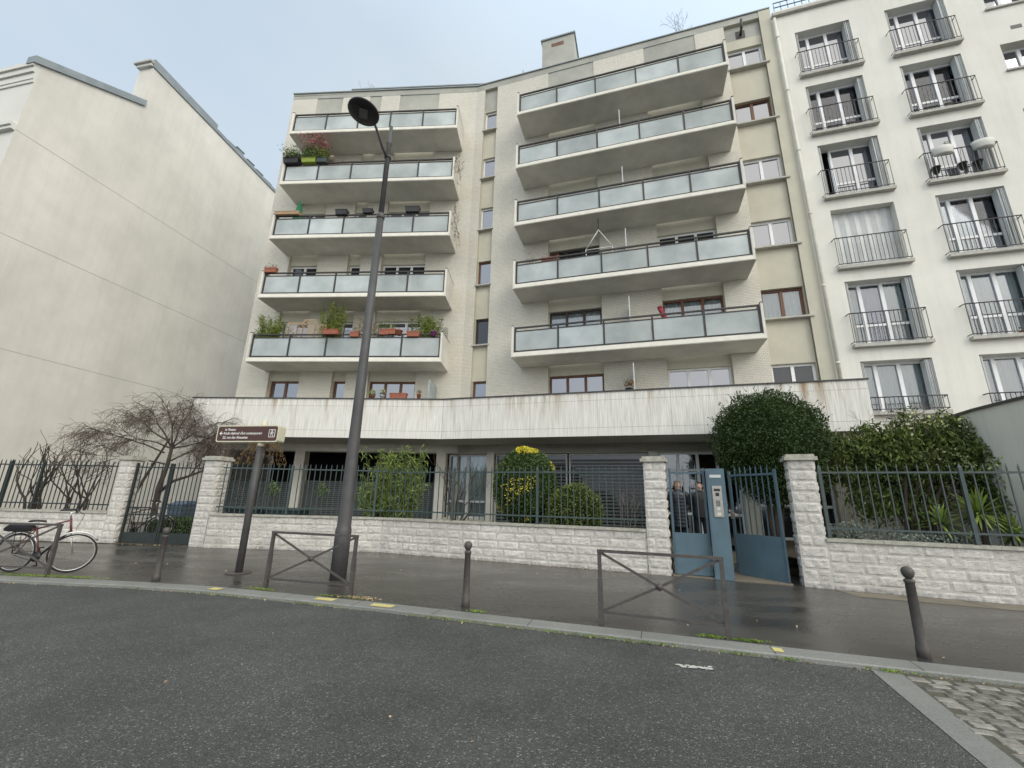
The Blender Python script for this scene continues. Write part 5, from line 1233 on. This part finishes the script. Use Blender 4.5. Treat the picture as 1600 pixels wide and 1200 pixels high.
leaves([(7.5+rnd.random()*1.6,9.3-rnd.random()*.6-(rnd.random()*.3),.95+.18*rnd.random()) for _ in range(1500)],.05,.5,'foliage','leaf_grey',lv,seed=43)
# bare pruned shrubs
def bare(name,x,y,z,label,h_,n_,seed,group='leafless shrubs behind the railings',th_=.03,mk='bark',sp_=.45,depth=3):
    t=thing(name,label,'shrub',(x,y,z),group); rnd=random.Random(seed); m=MB()
    m.tube([(x,y,z-.02),(x,y,z+.18)],[th_*1.7,th_*1.4],8)
    for i in range(n_):
        a=2*math.pi*i/n_+rnd.random(); branch(m,(x,y,z+.12),(math.cos(a)*.75,math.sin(a)*.35,.9),h_*.42,th_,depth,rnd,sp_,.12,(2,2),None,0,.75,.3,.006)
    m.build('branches',M[mk],t); return t
bare('bare_shrub',-15.8,14.9,.15,'leafless pruned shrub at the far left behind the railing',2.6,5,51,th_=.055)
bare('bare_shrub',-14.4,14.8,.15,'leafless pruned shrub left of the stone pier behind the railing',2.6,5,53,th_=.05)
bare('bare_shrub',-1.62,13.5,.6,'leafless gnarled shrub between two terrace columns left of the egg shaped bush',1.75,5,55,th_=.035)
bare('bare_shrub',3.1,11.65,.6,'small leafless shrub behind the railing left of the blue gate',1.0,4,56,th_=.014,mk='twig')
# weeping bare tree at left
wt=thing('bare_tree','leafless spreading tree with reddish twigs behind the dark green gate','tree',(-11.9,15.1,.15))
rnd=random.Random(61); m=MB(); tw=MB()
m.tube([(-11.9,15.1,.1),(-11.93,15.1,.9),(-11.95,15.08,1.7),(-11.8,15.05,2.5),(-11.75,15.0,3.1)],[.11,.095,.085,.065,.05],8)
m.tube([(-11.95,15.1,1.55),(-11.5,15.05,1.95),(-10.9,15.0,2.15),(-10.2,15.0,2.45)],[.06,.05,.04,.03],7)
m.tube([(-12.9,15.2,.1),(-12.95,15.2,1.0),(-12.7,15.2,1.8),(-12.3,15.1,2.6),(-11.9,15,3.4)],[.06,.055,.05,.04,.03],7)
starts=[((-11.75,15,3.05),(-1,0,.35),1.5),((-11.75,15,3.05),(-.5,.2,.6),1.4),((-11.8,15,3.0),(.5,0,.7),1.3),((-11.75,15,3.05),(.9,.1,.45),1.3),((-11.75,15,3.05),(.1,-.3,.8),1.2),((-11.8,15.05,2.5),(-1,-.2,.25),1.6),((-11.9,15,3.3),(-.9,.1,.4),1.5),((-11.8,15.05,2.6),(1,-.2,.4),1.2),((-10.9,15,2.15),(.3,0,1),.9),((-12.0,15.05,2.9),(-.8,-.3,.5),1.5),((-11.75,15,3.1),(.2,.3,.9),1.1)]
tips=[]
for (p,d,l) in starts:
    branch(m,p,d,l*(.78 if d[0]<-.4 else .66),.032,2,rnd,.32,-.01,(2,3),tips,0,.6,.2,.009,side=.6)
n0=len(tips)
for p in tips:
    for k_ in range(3):
        d=Vector(((p.x+11.8)*.5+rnd.gauss(0,.6),rnd.gauss(0,.6),rnd.gauss(-.15,.45))); branch(tw,p,d,rnd.uniform(.28,.5),.006,1,rnd,.6,-.12,(2,3),None,0,.6,.35,.0042,side=.35)
m.build('trunk',M['bark'],wt); tw.build('twigs',M['twig'],wt)
# low hedge behind the dark green gate, dry creeper under the terrace
hg=thing('low_hedge','low green hedge seen through the dark green gate','hedge',(-10.5,15.2,.15))
leaves([(-11.6+rnd.random()*3.0,14.35+rnd.random()*1.0,.18+.62*rnd.random()**.8) for _ in range(12000)],.07,.5,'foliage','leaf_topiary',hg,seed=71)
dc=thing('dry_palm','brown dry drooping fronds hanging under the left end of the terrace','plant',(-8.7,15.4,3.45))
rnd=random.Random(72); m=MB(); m.tube([(-8.9,15.55,.6),(-8.9,15.5,2.0),(-8.8,15.45,3.2)],[.07,.06,.05],8); m.build('trunk',M['bark'],dc); pl2=[]
for i in range(90):
    a=rnd.uniform(0,6.28); 
    for j_ in range(14):
        q=j_/14; pl2.append((-8.8+math.cos(a)*.9*q+rnd.gauss(0,.03),15.4+math.sin(a)*.5*q,3.25+.25*math.sin(q*3)-.8*q*q+rnd.gauss(0,.03)))
leaves(pl2,.13,.16,'fronds','leaf_dry',dc,droop=1.2,seed=73)
# garden pots behind the railing
def pot_plant(x,y,z,label,r_=.13,h_=.25,pm='terracotta',lm='leaf_mid',n_=160,ph_=.28,lsz=.07,group=None,ratio=.5,droop=0,sc=(1,1,1),flower=None):
    t=thing('potted_plant',label,'plant pot',(x,y,z),group); m=MB(); m.lathe((x,y,z),[(r_*.7,0),(r_*.95,h_*.85),(r_*1.05,h_*.86),(r_*1.05,h_),(r_*.85,h_-.01)],16); m.build('pot',M[pm],t)
    c=Vector((x,y,z+h_+ph_*.45)); leaves(lump(c,(r_*1.3*sc[0],r_*1.2*sc[1],ph_*.6*sc[2]),n_,int(abs(x*37+y*11))+3,.95,.3),lsz,ratio,'foliage',lm,t,seed=int(abs(x*91)),droop=droop)
    if flower: leaves(lump(c+Vector((0,-.03,.04)),(r_*1.2,r_*1.2,ph_*.5),40,int(abs(x*7)),.4,.3),.05,.8,'flowers',flower,t,seed=5)
    return t
def tall_pot(x,y,label):
    t=thing('potted_plant',label,'plant pot',(x,y,.6)); m=MB(); m.box(Fr((x,y),(1,0)),-.15,.15,-.15,.15,.6,.95); m.build('pot',M['pot_dark'],t); m=MB(); rnd=random.Random(int(abs(x*10)))
    for k_ in range(5): m.tube([(x,y,.9),(x+rnd.gauss(0,.1),y,1.4),(x+rnd.gauss(0,.2),y+rnd.gauss(0,.1),1.75)],[.012,.009,.005],4)
    m.build('stems',M['bark'],t); leaves(lump((x,y,1.75),(.25,.2,.3),150,5,.9,.4),.09,.4,'foliage','leaf_mid',t,seed=2)
tall_pot(-5.94,14.1,'thin leafy plant in a dark pot behind the railing, left of the lamp post'); tall_pot(-7.4,13.9,'small leafy plant rising above the teal bins behind the railing')
def bin_(x,y,z,label,mk,w=.6,h=1.0,grp=None):
    t=thing('wheelie_bin',label,'bin',(x,y,z),grp); fr=Fr((x,y),(.99,-.07)); m=MB()
    pts0=[(-w/2*.82,-.25),(w/2*.82,-.25),(w/2*.82,.25),(-w/2*.82,.25)]; pts1=[(-w/2,-.33),(w/2,-.33),(w/2,.33),(-w/2,.33)]
    vs=[fr.P(a,b,z+.05) for a,b in pts0]+[fr.P(a,b,z+h*.92) for a,b in pts1]; m.mesh(vs,[(3,2,1,0),(0,1,5,4),(1,2,6,5),(2,3,7,6),(3,0,4,7)],0); o=m.build('body',M[mk],t)
    m=MB(); m.box(fr,-w/2-.02,w/2+.02,-.35,.36,z+h*.92,z+h*.97); vs=[fr.P(-w/2,-.33,z+h*.97),fr.P(w/2,-.33,z+h*.97),fr.P(w/2,.2,z+h*.97),fr.P(-w/2,.2,z+h*.97),fr.P(-w/2+.08,-.3,z+h*1.05),fr.P(w/2-.08,-.3,z+h*1.05),fr.P(w/2-.08,.1,z+h*1.05),fr.P(-w/2+.08,.1,z+h*1.05)]
    m.mesh(vs,[(0,1,5,4),(1,2,6,5),(2,3,7,6),(3,0,4,7),(4,5,6,7)],0); m.tube([fr.P(-w/2+.05,-.36,z+h*.98),fr.P(w/2-.05,-.36,z+h*.98)],.018,6); m.build('lid',M[mk],t)
    for s in (-w/2+.06,w/2-.06):
        m=MB(); m.lathe(fr.P(s,-.27,z+.1),[(.1,-.025),(.1,.025)],16,0,(fr.u.x,fr.u.y,0)); m.build('wheel',M['rubber'],t)
bin_(-8.1,13.95,.6,'teal bin lid just above the wall, nearest the stone pier behind the railing','teal',1.0,.57); bin_(-6.85,13.9,.6,'teal bin lid just above the wall behind the brown sign post','teal',1.1,.57)
bin_(-11.3,15.5,.15,'slate blue wheelie bin beyond the hedge behind the dark green gate','bluebin',.55,1.1)
print('plants ok')

# ------------------------------------------------------------------ things on the balconies
def bloc(fr,s,k,d=1.25): return fr.P(s,d,FL[k]+1.19) if k>=0 else fr.P(s,d,5.02)
def planter(fr,s,k,L_,mk,label,lm=None,n_=0,hgt=.2,d=1.25,zo=0,group='flower boxes on the balconies',size=.05,ratio=.5,ph_=.18,droop=0,w=.09,cat='flower box'):
    p=bloc(fr,s,k,d); z=p[2]+zo; t=thing('flower_box',label,cat,(p[0],p[1],z),group); m=MB()
    a=[(-L_/2*.94,-w*.8),(L_/2*.94,-w*.8),(L_/2*.94,w*.8),(-L_/2*.94,w*.8)]; b=[(-L_/2,-w),(L_/2,-w),(L_/2,w),(-L_/2,w)]
    vs=[fr.P(s+x,d+y,z) for x,y in a]+[fr.P(s+x,d+y,z+hgt*.86) for x,y in b]; m.mesh(vs,[(0,3,2,1),(0,1,5,4),(1,2,6,5),(2,3,7,6),(3,0,4,7),(4,5,6,7)],0)
    m.box(fr,s-L_/2-.012,s+L_/2+.012,d-w-.012,d+w+.012,z+hgt*.86,z+hgt); m.build('box',M[mk],t)
    if lm: leaves([fr.P(s+random.uniform(-L_/2,L_/2),d+random.gauss(0,w),z+hgt+ph_*random.random()**1.5) for _ in range(n_)],size,ratio,'foliage',lm,t,seed=int(abs(s*50))+k,droop=droop)
    return t
# lowest left balcony: planted
def grass_clump(fr,s,k,d,w,h,label,mk='leaf_bamboo',n=1400,seed=1,z0=.16,cat='plant',name='bamboo'):
    z=FL[k]+z0; p=fr.P(s,d,z); t=thing(name,label,cat,p,'bamboo and shrubs on the lowest left balcony'); rnd=random.Random(seed); m=MB()
    m.box(fr,s-w*.45,s+w*.45,d-.15,d+.15,z,z+.35); m.build('pot',M['pot_dark'],t); m=MB(); cl=[]
    for i in range(int(16*w)+6):
        a=Vector(fr.P(s+rnd.uniform(-w*.4,w*.4),d+rnd.gauss(0,.07),z+.33)); b=a+Vector((rnd.gauss(0,w*.18),rnd.gauss(0,.15),h*rnd.uniform(.6,1)-.33)); m.tube([a,(a+b)/2+Vector((rnd.gauss(0,.03),0,0)),b],[.007,.006,.003],4,cap=False)
        for q in range(n//(int(16*w)+6)): e=a.lerp(b,rnd.uniform(.2,1.03)); cl.append(e+Vector((rnd.gauss(0,.08),rnd.gauss(0,.08),rnd.gauss(0,.04))))
    m.build('canes',M['leaf_olive'],t); leaves(cl,.15,.15,'foliage',mk,t,seed=seed,droop=.3,jit=.4); return t
grass_clump(B,-7.75,0,.9,1.1,1.95,'pale green bamboo clump at the left end of the lowest left balcony',seed=3,n=4200)
grass_clump(B,-5.15,0,.95,.9,2.5,'tall bamboo clump behind the pale wooden lattice on the lowest left balcony',seed=4,n=4600)
grass_clump(B,-3.9,0,.9,.8,1.95,'sparse dry shrub beside the tall bamboo on the lowest left balcony','leaf_dry',700,5,name='potted_shrub')
grass_clump(B,-3.0,0,.9,.7,1.8,'leafy shrub right behind the lamp post on the lowest left balcony','leaf_olive',1100,6,name='potted_shrub')
grass_clump(B,-1.2,0,.9,.7,2.0,'pale bamboo at the right end of the lowest left balcony',seed=7,n=3600)
grass_clump(B,-1.85,0,.9,.4,2.0,'thin leafy shrub just left of the pale bamboo on the lowest left balcony','leaf_olive',450,8,name='potted_shrub')
lt=thing('wooden_lattice','pale diamond lattice screen standing on the lowest left balcony','lattice',B.P(-6.2,1.15,FL[0]+.2))
m=MB()
def strip(fr,a,b,d,w,th=.008):
    u=Vector((b[0]-a[0],b[1]-a[1])).normalized(); n_=Vector((-u.y,u.x))*w/2
    P4=[(a[0]+n_.x,a[1]+n_.y),(b[0]+n_.x,b[1]+n_.y),(b[0]-n_.x,b[1]-n_.y),(a[0]-n_.x,a[1]-n_.y)]
    vs=[fr.P(x,d,z) for x,z in P4]+[fr.P(x,d+th,z) for x,z in P4]; m.mesh(vs,[(0,1,2,3),(7,6,5,4),(0,4,5,1),(1,5,6,2),(2,6,7,3),(3,7,4,0)],0)
for (s0,s1,z0,z1) in ((-7.0,-6.35,FL[0]+.9,FL[0]+1.72),(-6.35,-5.85,FL[0]+.9,FL[0]+1.85),(-5.85,-5.4,FL[0]+.9,FL[0]+1.62)):
    for a,b in (((s0,z0),(s0,z1)),((s1,z0),(s1,z1)),((s0,z0),(s1,z0)),((s0,z1),(s1,z1))): strip(B,a,b,1.10,.03,.02)
    x=s0-(z1-z0)
    while x<s1:
        for sg_ in (1,-1):
            pts=[]
            for q in range(41):
                s=x+(z1-z0)*q/40; z=z0+(z1-z0)*q/40
                if s0<=s<=s1: pts.append((s,z if sg_>0 else z0+z1-z))
            if len(pts)>1: strip(B,pts[0],pts[-1],1.105 if sg_>0 else 1.114,.014)
        x+=.14
m.build('slats',M['lattice'],lt)
planter(B,-5.05,0,.62,'terracotta','terracotta trough in front of the tall bamboo on the lowest left balcony rail',zo=-.06,d=1.32)
planter(B,-4.1,0,.35,'terracotta','small terracotta trough hanging left of the lamp post on the lowest left balcony rail',zo=-.14)
planter(B,-2.92,0,.36,'terracotta','terracotta pot box just right of the lamp post on the lowest left balcony rail',zo=-.06,hgt=.22); planter(B,-2.6,0,.3,'terracotta','squarish terracotta box second from the lamp post on the lowest left balcony rail',zo=-.04,hgt=.22)
pot_plant(*B.P(-2.33,1.25,FL[0]+1.12),'round terracotta bowl third from the lamp post on the lowest left balcony rail',.14,.2,n_=20,ph_=.08,group='flower boxes on the balconies')
planter(B,-1.75,0,.5,'terracotta','terracotta trough on the right half of the lowest left balcony rail',zo=-.14,lm='leaf_dry',n_=60)
pot_plant(*B.P(-.95,1.25,FL[0]+1.08),'purple pot at the right end of the lowest left balcony rail',.12,.18,'purple',n_=20,ph_=.1,group='flower boxes on the balconies')
pk=thing('storage_crate','white and magenta crate on the floor of the lowest left balcony','crate',B.P(-6.1,1.1,FL[0]+.19)); m=MB(); m.box(B,-6.45,-5.75,.9,1.17,FL[0]+.19,FL[0]+.52); m.build('crate',M['pot_white'],pk); m=MB(); m.box(B,-6.32,-5.85,1.17,1.18,FL[0]+.2,FL[0]+.46); m.build('front',M['red'],pk)
# terrace pots
planter(B,-1.9,-1,.62,'terracotta','terracotta trough on the terrace parapet right of the white flowers',d=1.86); 
pot_plant(*B.P(-2.85,1.86,5.02),'small pot of green and white flowers left of the white heather on the terrace parapet',.09,.12,lm='leaf_mid',n_=90,ph_=.2,flower='flower_white',group='pots on the terrace parapet')
pot_plant(*B.P(-2.5,1.86,5.02),'white pot of white heather on the terrace parapet',.09,.12,'pot_white',lm='leaf_grey',n_=80,ph_=.22,flower='flower_white',group='pots on the terrace parapet')
pot_plant(*B.P(-1.15,1.86,5.02),'small orange pot alone at the right of the terrace trough',.08,.18,lm='leaf_dry',n_=40,ph_=.18,group='pots on the terrace parapet')
pot_plant(*A.P(6.6,1.6,4.95),'dry plant in a small pot beside the partition on the right part of the terrace',.12,.2,'pot_dark',lm='leaf_dry',n_=150,ph_=.35,group='pots on the terrace parapet')
# second balcony up, left
planter(B,-8.05,1,.5,'terracotta','terracotta box at the left end of the second lowest left balcony',lm='leaf_dry',n_=80,size=.06,zo=-.02)
mt=thing('cushion_chair','folded chair with red cushion behind frosted glass on the second lowest left balcony','chair',B.P(-7.9,.85,FL[1]+.15)); m=MB(); m.box(B,-8.15,-7.65,.6,1.1,FL[1]+.5,FL[1]+.6); m.box(B,-8.15,-7.65,1.06,1.14,FL[1]+.6,FL[1]+.95); o=m.build('cushion',M['red'],mt); 
for a in (-8.12,-7.69):
    for b in (.64,1.06):
        m=MB(); m.tube([B.P(a,b,FL[1]+.15),B.P(a,b,FL[1]+.5)],.015,6); m.build('leg',M['dark_metal'],mt)
# third: parasol and long wooden box
ps=thing('parasol','closed dark green parasol on the third left balcony','parasol',B.P(-7.6,.8,FL[2]+.15)); m=MB(); m.tube([B.P(-7.6,.8,FL[2]+.15),B.P(-7.6,.8,FL[2]+2.25)],.02,8); m.build('pole',M['pot_white'],ps)
m=MB(); c0=Vector(B.P(-7.6,.8,FL[2]+.95)); vs=[];fs=[]
for i,(r_,h_) in enumerate([(.16,0),(.20,.15),(.15,.6),(.08,1.05),(.03,1.28),(.005,1.33)]):
    for k_ in range(24): a=2*math.pi*k_/24; rr_=r_*(1+.28*math.cos(a*6)); vs.append(c0+Vector((rr_*math.cos(a),rr_*math.sin(a),h_)))
for i in range(5):
    for k_ in range(24): fs.append((i*24+k_,i*24+(k_+1)%24,(i+1)*24+(k_+1)%24,(i+1)*24+k_))
m.mesh(vs,fs,0,True); m.build('canopy',M['green_cloth'],ps)
planter(B,-7.75,2,1.1,'lattice','long pale wooden trough at the left end of the third left balcony rail',hgt=.13,w=.14)
planter(B,-5.35,2,.5,'pot_dark','black trough left of the lamp post on the third left balcony rail',zo=-.05,hgt=.22,w=.13); planter(B,-4.2,2,.42,'pot_dark','black trough half behind the lamp post on the third left balcony rail',zo=-.0,hgt=.18,w=.12)
planter(B,-2.25,2,.6,'pot_dark','black trough on the right part of the third left balcony rail',zo=-.0,hgt=.24,w=.12)
# fourth: planted corner
planter(B,-8.0,3,.7,'pot_dark','black trough with trailing greenery at the left corner of the fourth left balcony','leaf_mid',1500,zo=-.1,hgt=.25,w=.2,ph_=.45,droop=.5,size=.11,ratio=.25)
planter(B,-7.2,3,.65,'pot_lime','lime green trough with bushy plants on the fourth left balcony','leaf_mid',1500,zo=-.06,hgt=.22,w=.15,ph_=.6,size=.11,ratio=.25)
planter(B,-6.6,3,.45,'green_metal','dark green trough right of the lime trough on the fourth left balcony','leaf_olive',800,zo=-.06,hgt=.22,w=.13,ph_=.5,size=.09)
fs_=thing('flowering_shrub','pink flowering shrub above the troughs of the fourth left balcony','shrub',B.P(-7.0,.9,FL[3]+.15)); m=MB(); rnd=random.Random(91); m.lathe(B.P(-7.0,.9,FL[3]+.15),[(.15,0),(.2,.35),(.18,.36)],14); m.build('pot',M['terracotta'],fs_); m=MB(); tp_=[]
for i in range(9): branch(m,B.P(-7.0,.9,FL[3]+.5),(rnd.gauss(0,.3),rnd.gauss(0,.3),1),.7,.012,3,rnd,.35,.1,(2,3),tp_)
m.build('branches',M['twig'],fs_); leaves([p+Vector((rnd.gauss(0,.06),rnd.gauss(0,.06),rnd.gauss(0,.06))) for p in tp_ for _ in range(3)],.06,.5,'foliage','leaf_olive',fs_,seed=3); leaves([p+Vector((rnd.gauss(0,.06),rnd.gauss(0,.06),rnd.gauss(0,.06))) for p in tp_ for _ in range(3)],.08,.8,'flowers','flower_pink',fs_,seed=4)
def trail(fr,s,k,label,seed):
    t=thing('trailing_vine',label,'vine',fr.P(s,1.35,FL[k]+1.2),'dry vines down the side of the left balconies'); rnd=random.Random(seed); m=MB(); cl=[]
    for i in range(10):
        p=Vector(fr.P(s+.03,rnd.uniform(.2,1.3),FL[k]+1.24)); q=[p]
        for _ in range(6): p=p+Vector((rnd.gauss(0,.03)+.01,rnd.gauss(0,.03),rnd.uniform(-.24,-.02) if i%3 else .09)); q.append(p); cl+=[p+Vector((rnd.gauss(0,.03),rnd.gauss(0,.03),0)) for _ in range(4)]
        m.tube(q,.006,4,cap=False)
    m.build('stems',M['twig'],t); leaves(cl,.06,.4,'leaves','leaf_dry',t,seed=seed)
trail(B,-.55,2,'dry brown vine at the right end of the third left balcony',1); trail(B,-.55,3,'sparse dry vine at the right end of the fourth left balcony',2)
tr=thing('trellis','dark fan trellis at the right end of the lowest left balcony','trellis',B.P(-.62,1.0,FL[0]+1.24)); m=MB()
for q in range(5): m.tube([B.P(-.62,.35+.2*q,FL[0]+1.24),B.P(-.62,.3+.21*q,FL[0]+1.85-.09*q)],.009,4)
for q in range(4): m.tube([B.P(-.62,.3,FL[0]+1.35+.14*q),B.P(-.62,1.2-.1*q,FL[0]+1.33+.08*q)],.007,4)
m.build('frame',M['dark_frame'],tr)
# right balconies
pot_plant(*A.P(3.1,1.0,FL[1]+.16),'tall dry plant at the left end of the second lowest right balcony',.2,.5,'pot_dark','leaf_dry',260,.9,.12,'pots on the right balconies',.12,-.6)
planter(A,3.9,1,.7,'terracotta','terracotta trough behind the rail on the left of the second lowest right balcony',zo=-.12,d=1.05,lm='leaf_dry',n_=80)
hc=thing('rope_hanger','white rope hanger with triangular frame above the second lowest right balcony','hanger',A.P(5.7,.95,FL[1]+2.7)); m=MB()
q0=A.P(5.75,.95,FL[2]-.005); q1=A.P(5.75,.95,FL[2]-.5); a_=A.P(5.25,.95,FL[1]+1.45); b_=A.P(6.25,.95,FL[1]+1.45)
m.tube([q0,q1],.016,6,1); m.tube([q1,a_],.02,6,0); m.tube([q1,b_],.02,6,0); m.tube([a_,b_],.02,6,0); m.tube([b_,A.P(6.2,.95,FL[1]+.9)],.02,6,0); m.tube([a_,A.P(5.3,.95,FL[1]+.9)],.02,6,0); m.build('frame',[M['pot_white'],M['dark_metal']],hc); m=MB(); m.box(A,5.25,6.25,.75,1.15,FL[1]+.55,FL[1]+.68); m.box(A,5.25,6.25,.75,.8,FL[1]+.68,FL[1]+.95); m.build('seat',M['pot_white'],hc)
def ctable(fr,s,k,label,mk,d=.75,chair=False,h=.72,w=.5):
    z=FL[k]+.155; t=thing('balcony_chair' if chair else 'balcony_table',label,'chair' if chair else 'table',fr.P(s,d,z),'balcony furniture'); hh=.45 if chair else h
    m=MB(); m.box(fr,s-w/2,s+w/2,d-.22,d+.22,z+hh,z+hh+.03); m.build('seat' if chair else 'table_top',M[mk],t)
    for a in (-w/2+.03,w/2-.03):
        for b in (-.19,.19): m=MB(); m.tube([fr.P(s+a,d+b,z),fr.P(s+a*.8,d+b*.8,z+hh)],.014,6); m.build('leg',M[mk],t)
    if chair: m=MB(); m.box(fr,s-w/2,s+w/2,d-.24,d-.21,z+hh+.1,z+hh+.45); m.build('backrest',M[mk],t)
ctable(A,3.5,0,'round dark table at the left of the lowest right balcony','dark_metal'); ctable(A,6.3,0,'white stool in the middle of the lowest right balcony','pot_white',1.0,False,.45,.5); ctable(A,7.2,0,'dark table beside the partition on the lowest right balcony','dark_metal',.7); ctable(A,8.5,0,'white folding table beside the red parasol','pot_white',.95); ctable(A,9.4,0,'white chair at the right of the lowest right balcony','pot_white',.8,True)
ctable(A,4.2,1,'white table on the left of the second lowest right balcony','pot_white',.8); ctable(A,4.4,3,'low white table on the fourth right balcony','pot_white',.8)
rp=thing('parasol','closed dark red parasol leaning on the lowest right balcony','parasol',A.P(7.75,.95,FL[0]+.155)); m=MB(); a_=Vector(A.P(8.25,.95,FL[0]+.155)); b_=Vector(A.P(7.75,.95,FL[0]+1.5)); m.tube([a_,b_],.015,8); m.build('pole',M['pot_white'],rp)
m=MB(); m.tube([a_.lerp(b_,.12),a_.lerp(b_,.3),a_.lerp(b_,.7),a_.lerp(b_,.9),b_],[.20,.16,.10,.075,.08],12); m.lathe(b_-Vector((0,0,.02)),[(.02,0),(.085,.03),(.09,.08),(.04,.13)],12); m.build('canopy',M['red'],rp)
# white basins hanging on the third floor window rail of the right building
for (s,lbl,fl2) in ((16.95,'white half round basket with a plant, left one on the white block railing',True),(18.0,'white empty half round basket, right one on the white block railing',False)):
    z=6.6+2.75*3+.98-2.75; p=A.P(s,.32,z); t=thing('hanging_basket',lbl,'basket',p,'white baskets on the window railing'); m=MB(); vs=[];fs=[]
    for i,(r_,h_) in enumerate([(.22,-.17),(.25,-.14),(.27,-.02),(.29,.08),(.26,.08),(.22,-.05)]):
        for k_ in range(20): a=2*math.pi*k_/20; vs.append(A.P(s+r_*1.05*math.cos(a),.26+r_*.62*max(-.25,math.sin(a)),z+h_*1.1))
    for i in range(5):
        for k_ in range(20): fs.append((i*20+k_,i*20+(k_+1)%20,(i+1)*20+(k_+1)%20,(i+1)*20+k_))
    fs.append(tuple(range(19,-1,-1))); m.mesh(vs,fs,0,True); m.build('basket',M['pot_white'],t)
    if fl2: leaves(lump(A.P(s+.1,.34,z+.15),(.12,.1,.12),60,3,.9),.07,.4,'foliage','leaf_olive',t)
for (s,lbl) in ((16.75,'dark pot hung low on the left of the window railing with baskets'),(17.45,'dark pot hung low in the middle of the window railing with baskets'),(17.85,'dark pot hung low right of the middle of the window railing with baskets')):
    z=12.1+.25; p=A.P(s,.10,z); t=thing('hanging_pot',lbl,'plant pot',p,'dark pots on the window railing'); m=MB(); m.lathe(p,[(.07,0),(.12,.2),(.13,.2),(.13,.23),(.1,.22)],14); m.build('pot',M['pot_dark'],t); m=MB(); m.tube([A.P(s,.1,z+.2),A.P(s,.2,z+.76)],.005,4); m.build('hook',M['dark_metal'],t)
pot_plant(*A.P(17.9,-.12,6.605),'small terracotta pot on the window sill of the white block at the right edge',.14,.14,n_=30,ph_=.1)
# roof plants
for (fr,s,d,lb_) in ((B,-6.0,-1.0,'small dry shrub on the roof edge at the left'),(A,9.6,-.4,'tuft of dry grass on the roof edge at the right')):
    t=thing('roof_plant',lb_,'plant',fr.P(s,d,ZT)); m=MB(); rnd=random.Random(int(abs(s))); m.box(fr,s-.3,s+.3,d-.15,d+.15,ZT,ZT+.25); m.build('pot',M['pot_dark'],t); m=MB()
    for i in range(8): branch(m,fr.P(s+rnd.uniform(-.25,.25),d,ZT+.25),(rnd.gauss(0,.4),rnd.gauss(0,.3),1),.5,.012,2,rnd,.5)
    m.build('stems',M['twig'],t)
print('balcony things ok')

# ------------------------------------------------------------------ weeds, litter
rnd=random.Random(99); pts=[]
def along(x):
    j=min(range(len(KS)-1),key=lambda i:abs(KS[i][0]-x)); a,b=Vector(KS[j]),Vector(KS[j+1]); u=(b-a).normalized(); return a+u*((x-a.x)*u.x),u,Vector((-u.y,u.x))
for (x,off_,n_,w_) in [(-8.6,.33,500,.5),(-7.9,.35,260,.3),(-4.15,.33,220,.16),(-3.0,.0,220,.25),(-2.9,.32,60,.12),(-2.45,.35,60,.15),(-4.6,-.01,160,.5),(-6.5,-.01,120,.9),(-.5,.3,110,.08),(-.9,-.01,160,.3),(-.1,-.01,120,.3),(.5,-.01,120,.25),(1.1,-.01,160,.25),(1.7,-.01,180,.2),(2.35,.33,200,.09),(2.75,.33,260,.11),(2.6,.0,160,.12),(3.05,-.01,110,.07),(3.9,-.01,100,.08),(4.2,0,60,.3)]:
    p,u,nn=along(x)
    for _ in range(n_):
        q=p+u*rnd.gauss(0,w_)+nn*(off_+rnd.gauss(0,.022)); zz=.012 if off_<.1 else .066; pts.append((q.x,q.y,zz+.018*rnd.random()))
w_=bpy.data.objects.new('w',None); w_['_w']=(0,0,0)
we=leaves(pts,.022,.5,'kerb_weeds','moss',w_,seed=100,flat_=1); we.parent=None; we['kind']='stuff'; we['label']='bright green moss and weeds along the granite kerb'; we['category']='weeds'
lit=[]
for _ in range(420):
    x=rnd.uniform(-9,5); p,u,nn=along(x); o_=rnd.choice([-.03,-.02,rnd.uniform(.3,4)]); q=p+nn*(o_+rnd.gauss(0,.02)); 
    if o_>0 and rnd.random()<.6: continue
    lit.append((q.x,q.y,(pz(q.x,q.y)+.006) if o_>.1 else .008))
for _ in range(150): x=-2.42+rnd.gauss(0,.18); p,u,nn=along(x); q=p+nn*(.40+rnd.gauss(0,.04)); lit.append((q.x,q.y,.07))
for _ in range(25): lit.append((rnd.uniform(-6,3),rnd.uniform(1.5,6),.006))
for _ in range(200): s=rnd.uniform(0,L3); q=f3.P(s,.06+abs(rnd.gauss(0,.05)),0); lit.append((q[0],q[1],pz(q[0],q[1])+.006))
for _ in range(60): s=rnd.uniform(0,GL); q=gfr.P(s,.06+abs(rnd.gauss(0,.05)),0); lit.append((q[0],q[1],pz(q[0],q[1])+.006))
li=leaves(lit,.03,.6,'leaf_litter','litter',w_,seed=101); li.parent=None; li['kind']='stuff'; li['label']='pale dry leaf litter scattered on pavement and kerb'; li['category']='litter'
bpy.data.objects.remove(w_)
for o in bpy.data.objects:
    if '_w' in o: del o['_w']
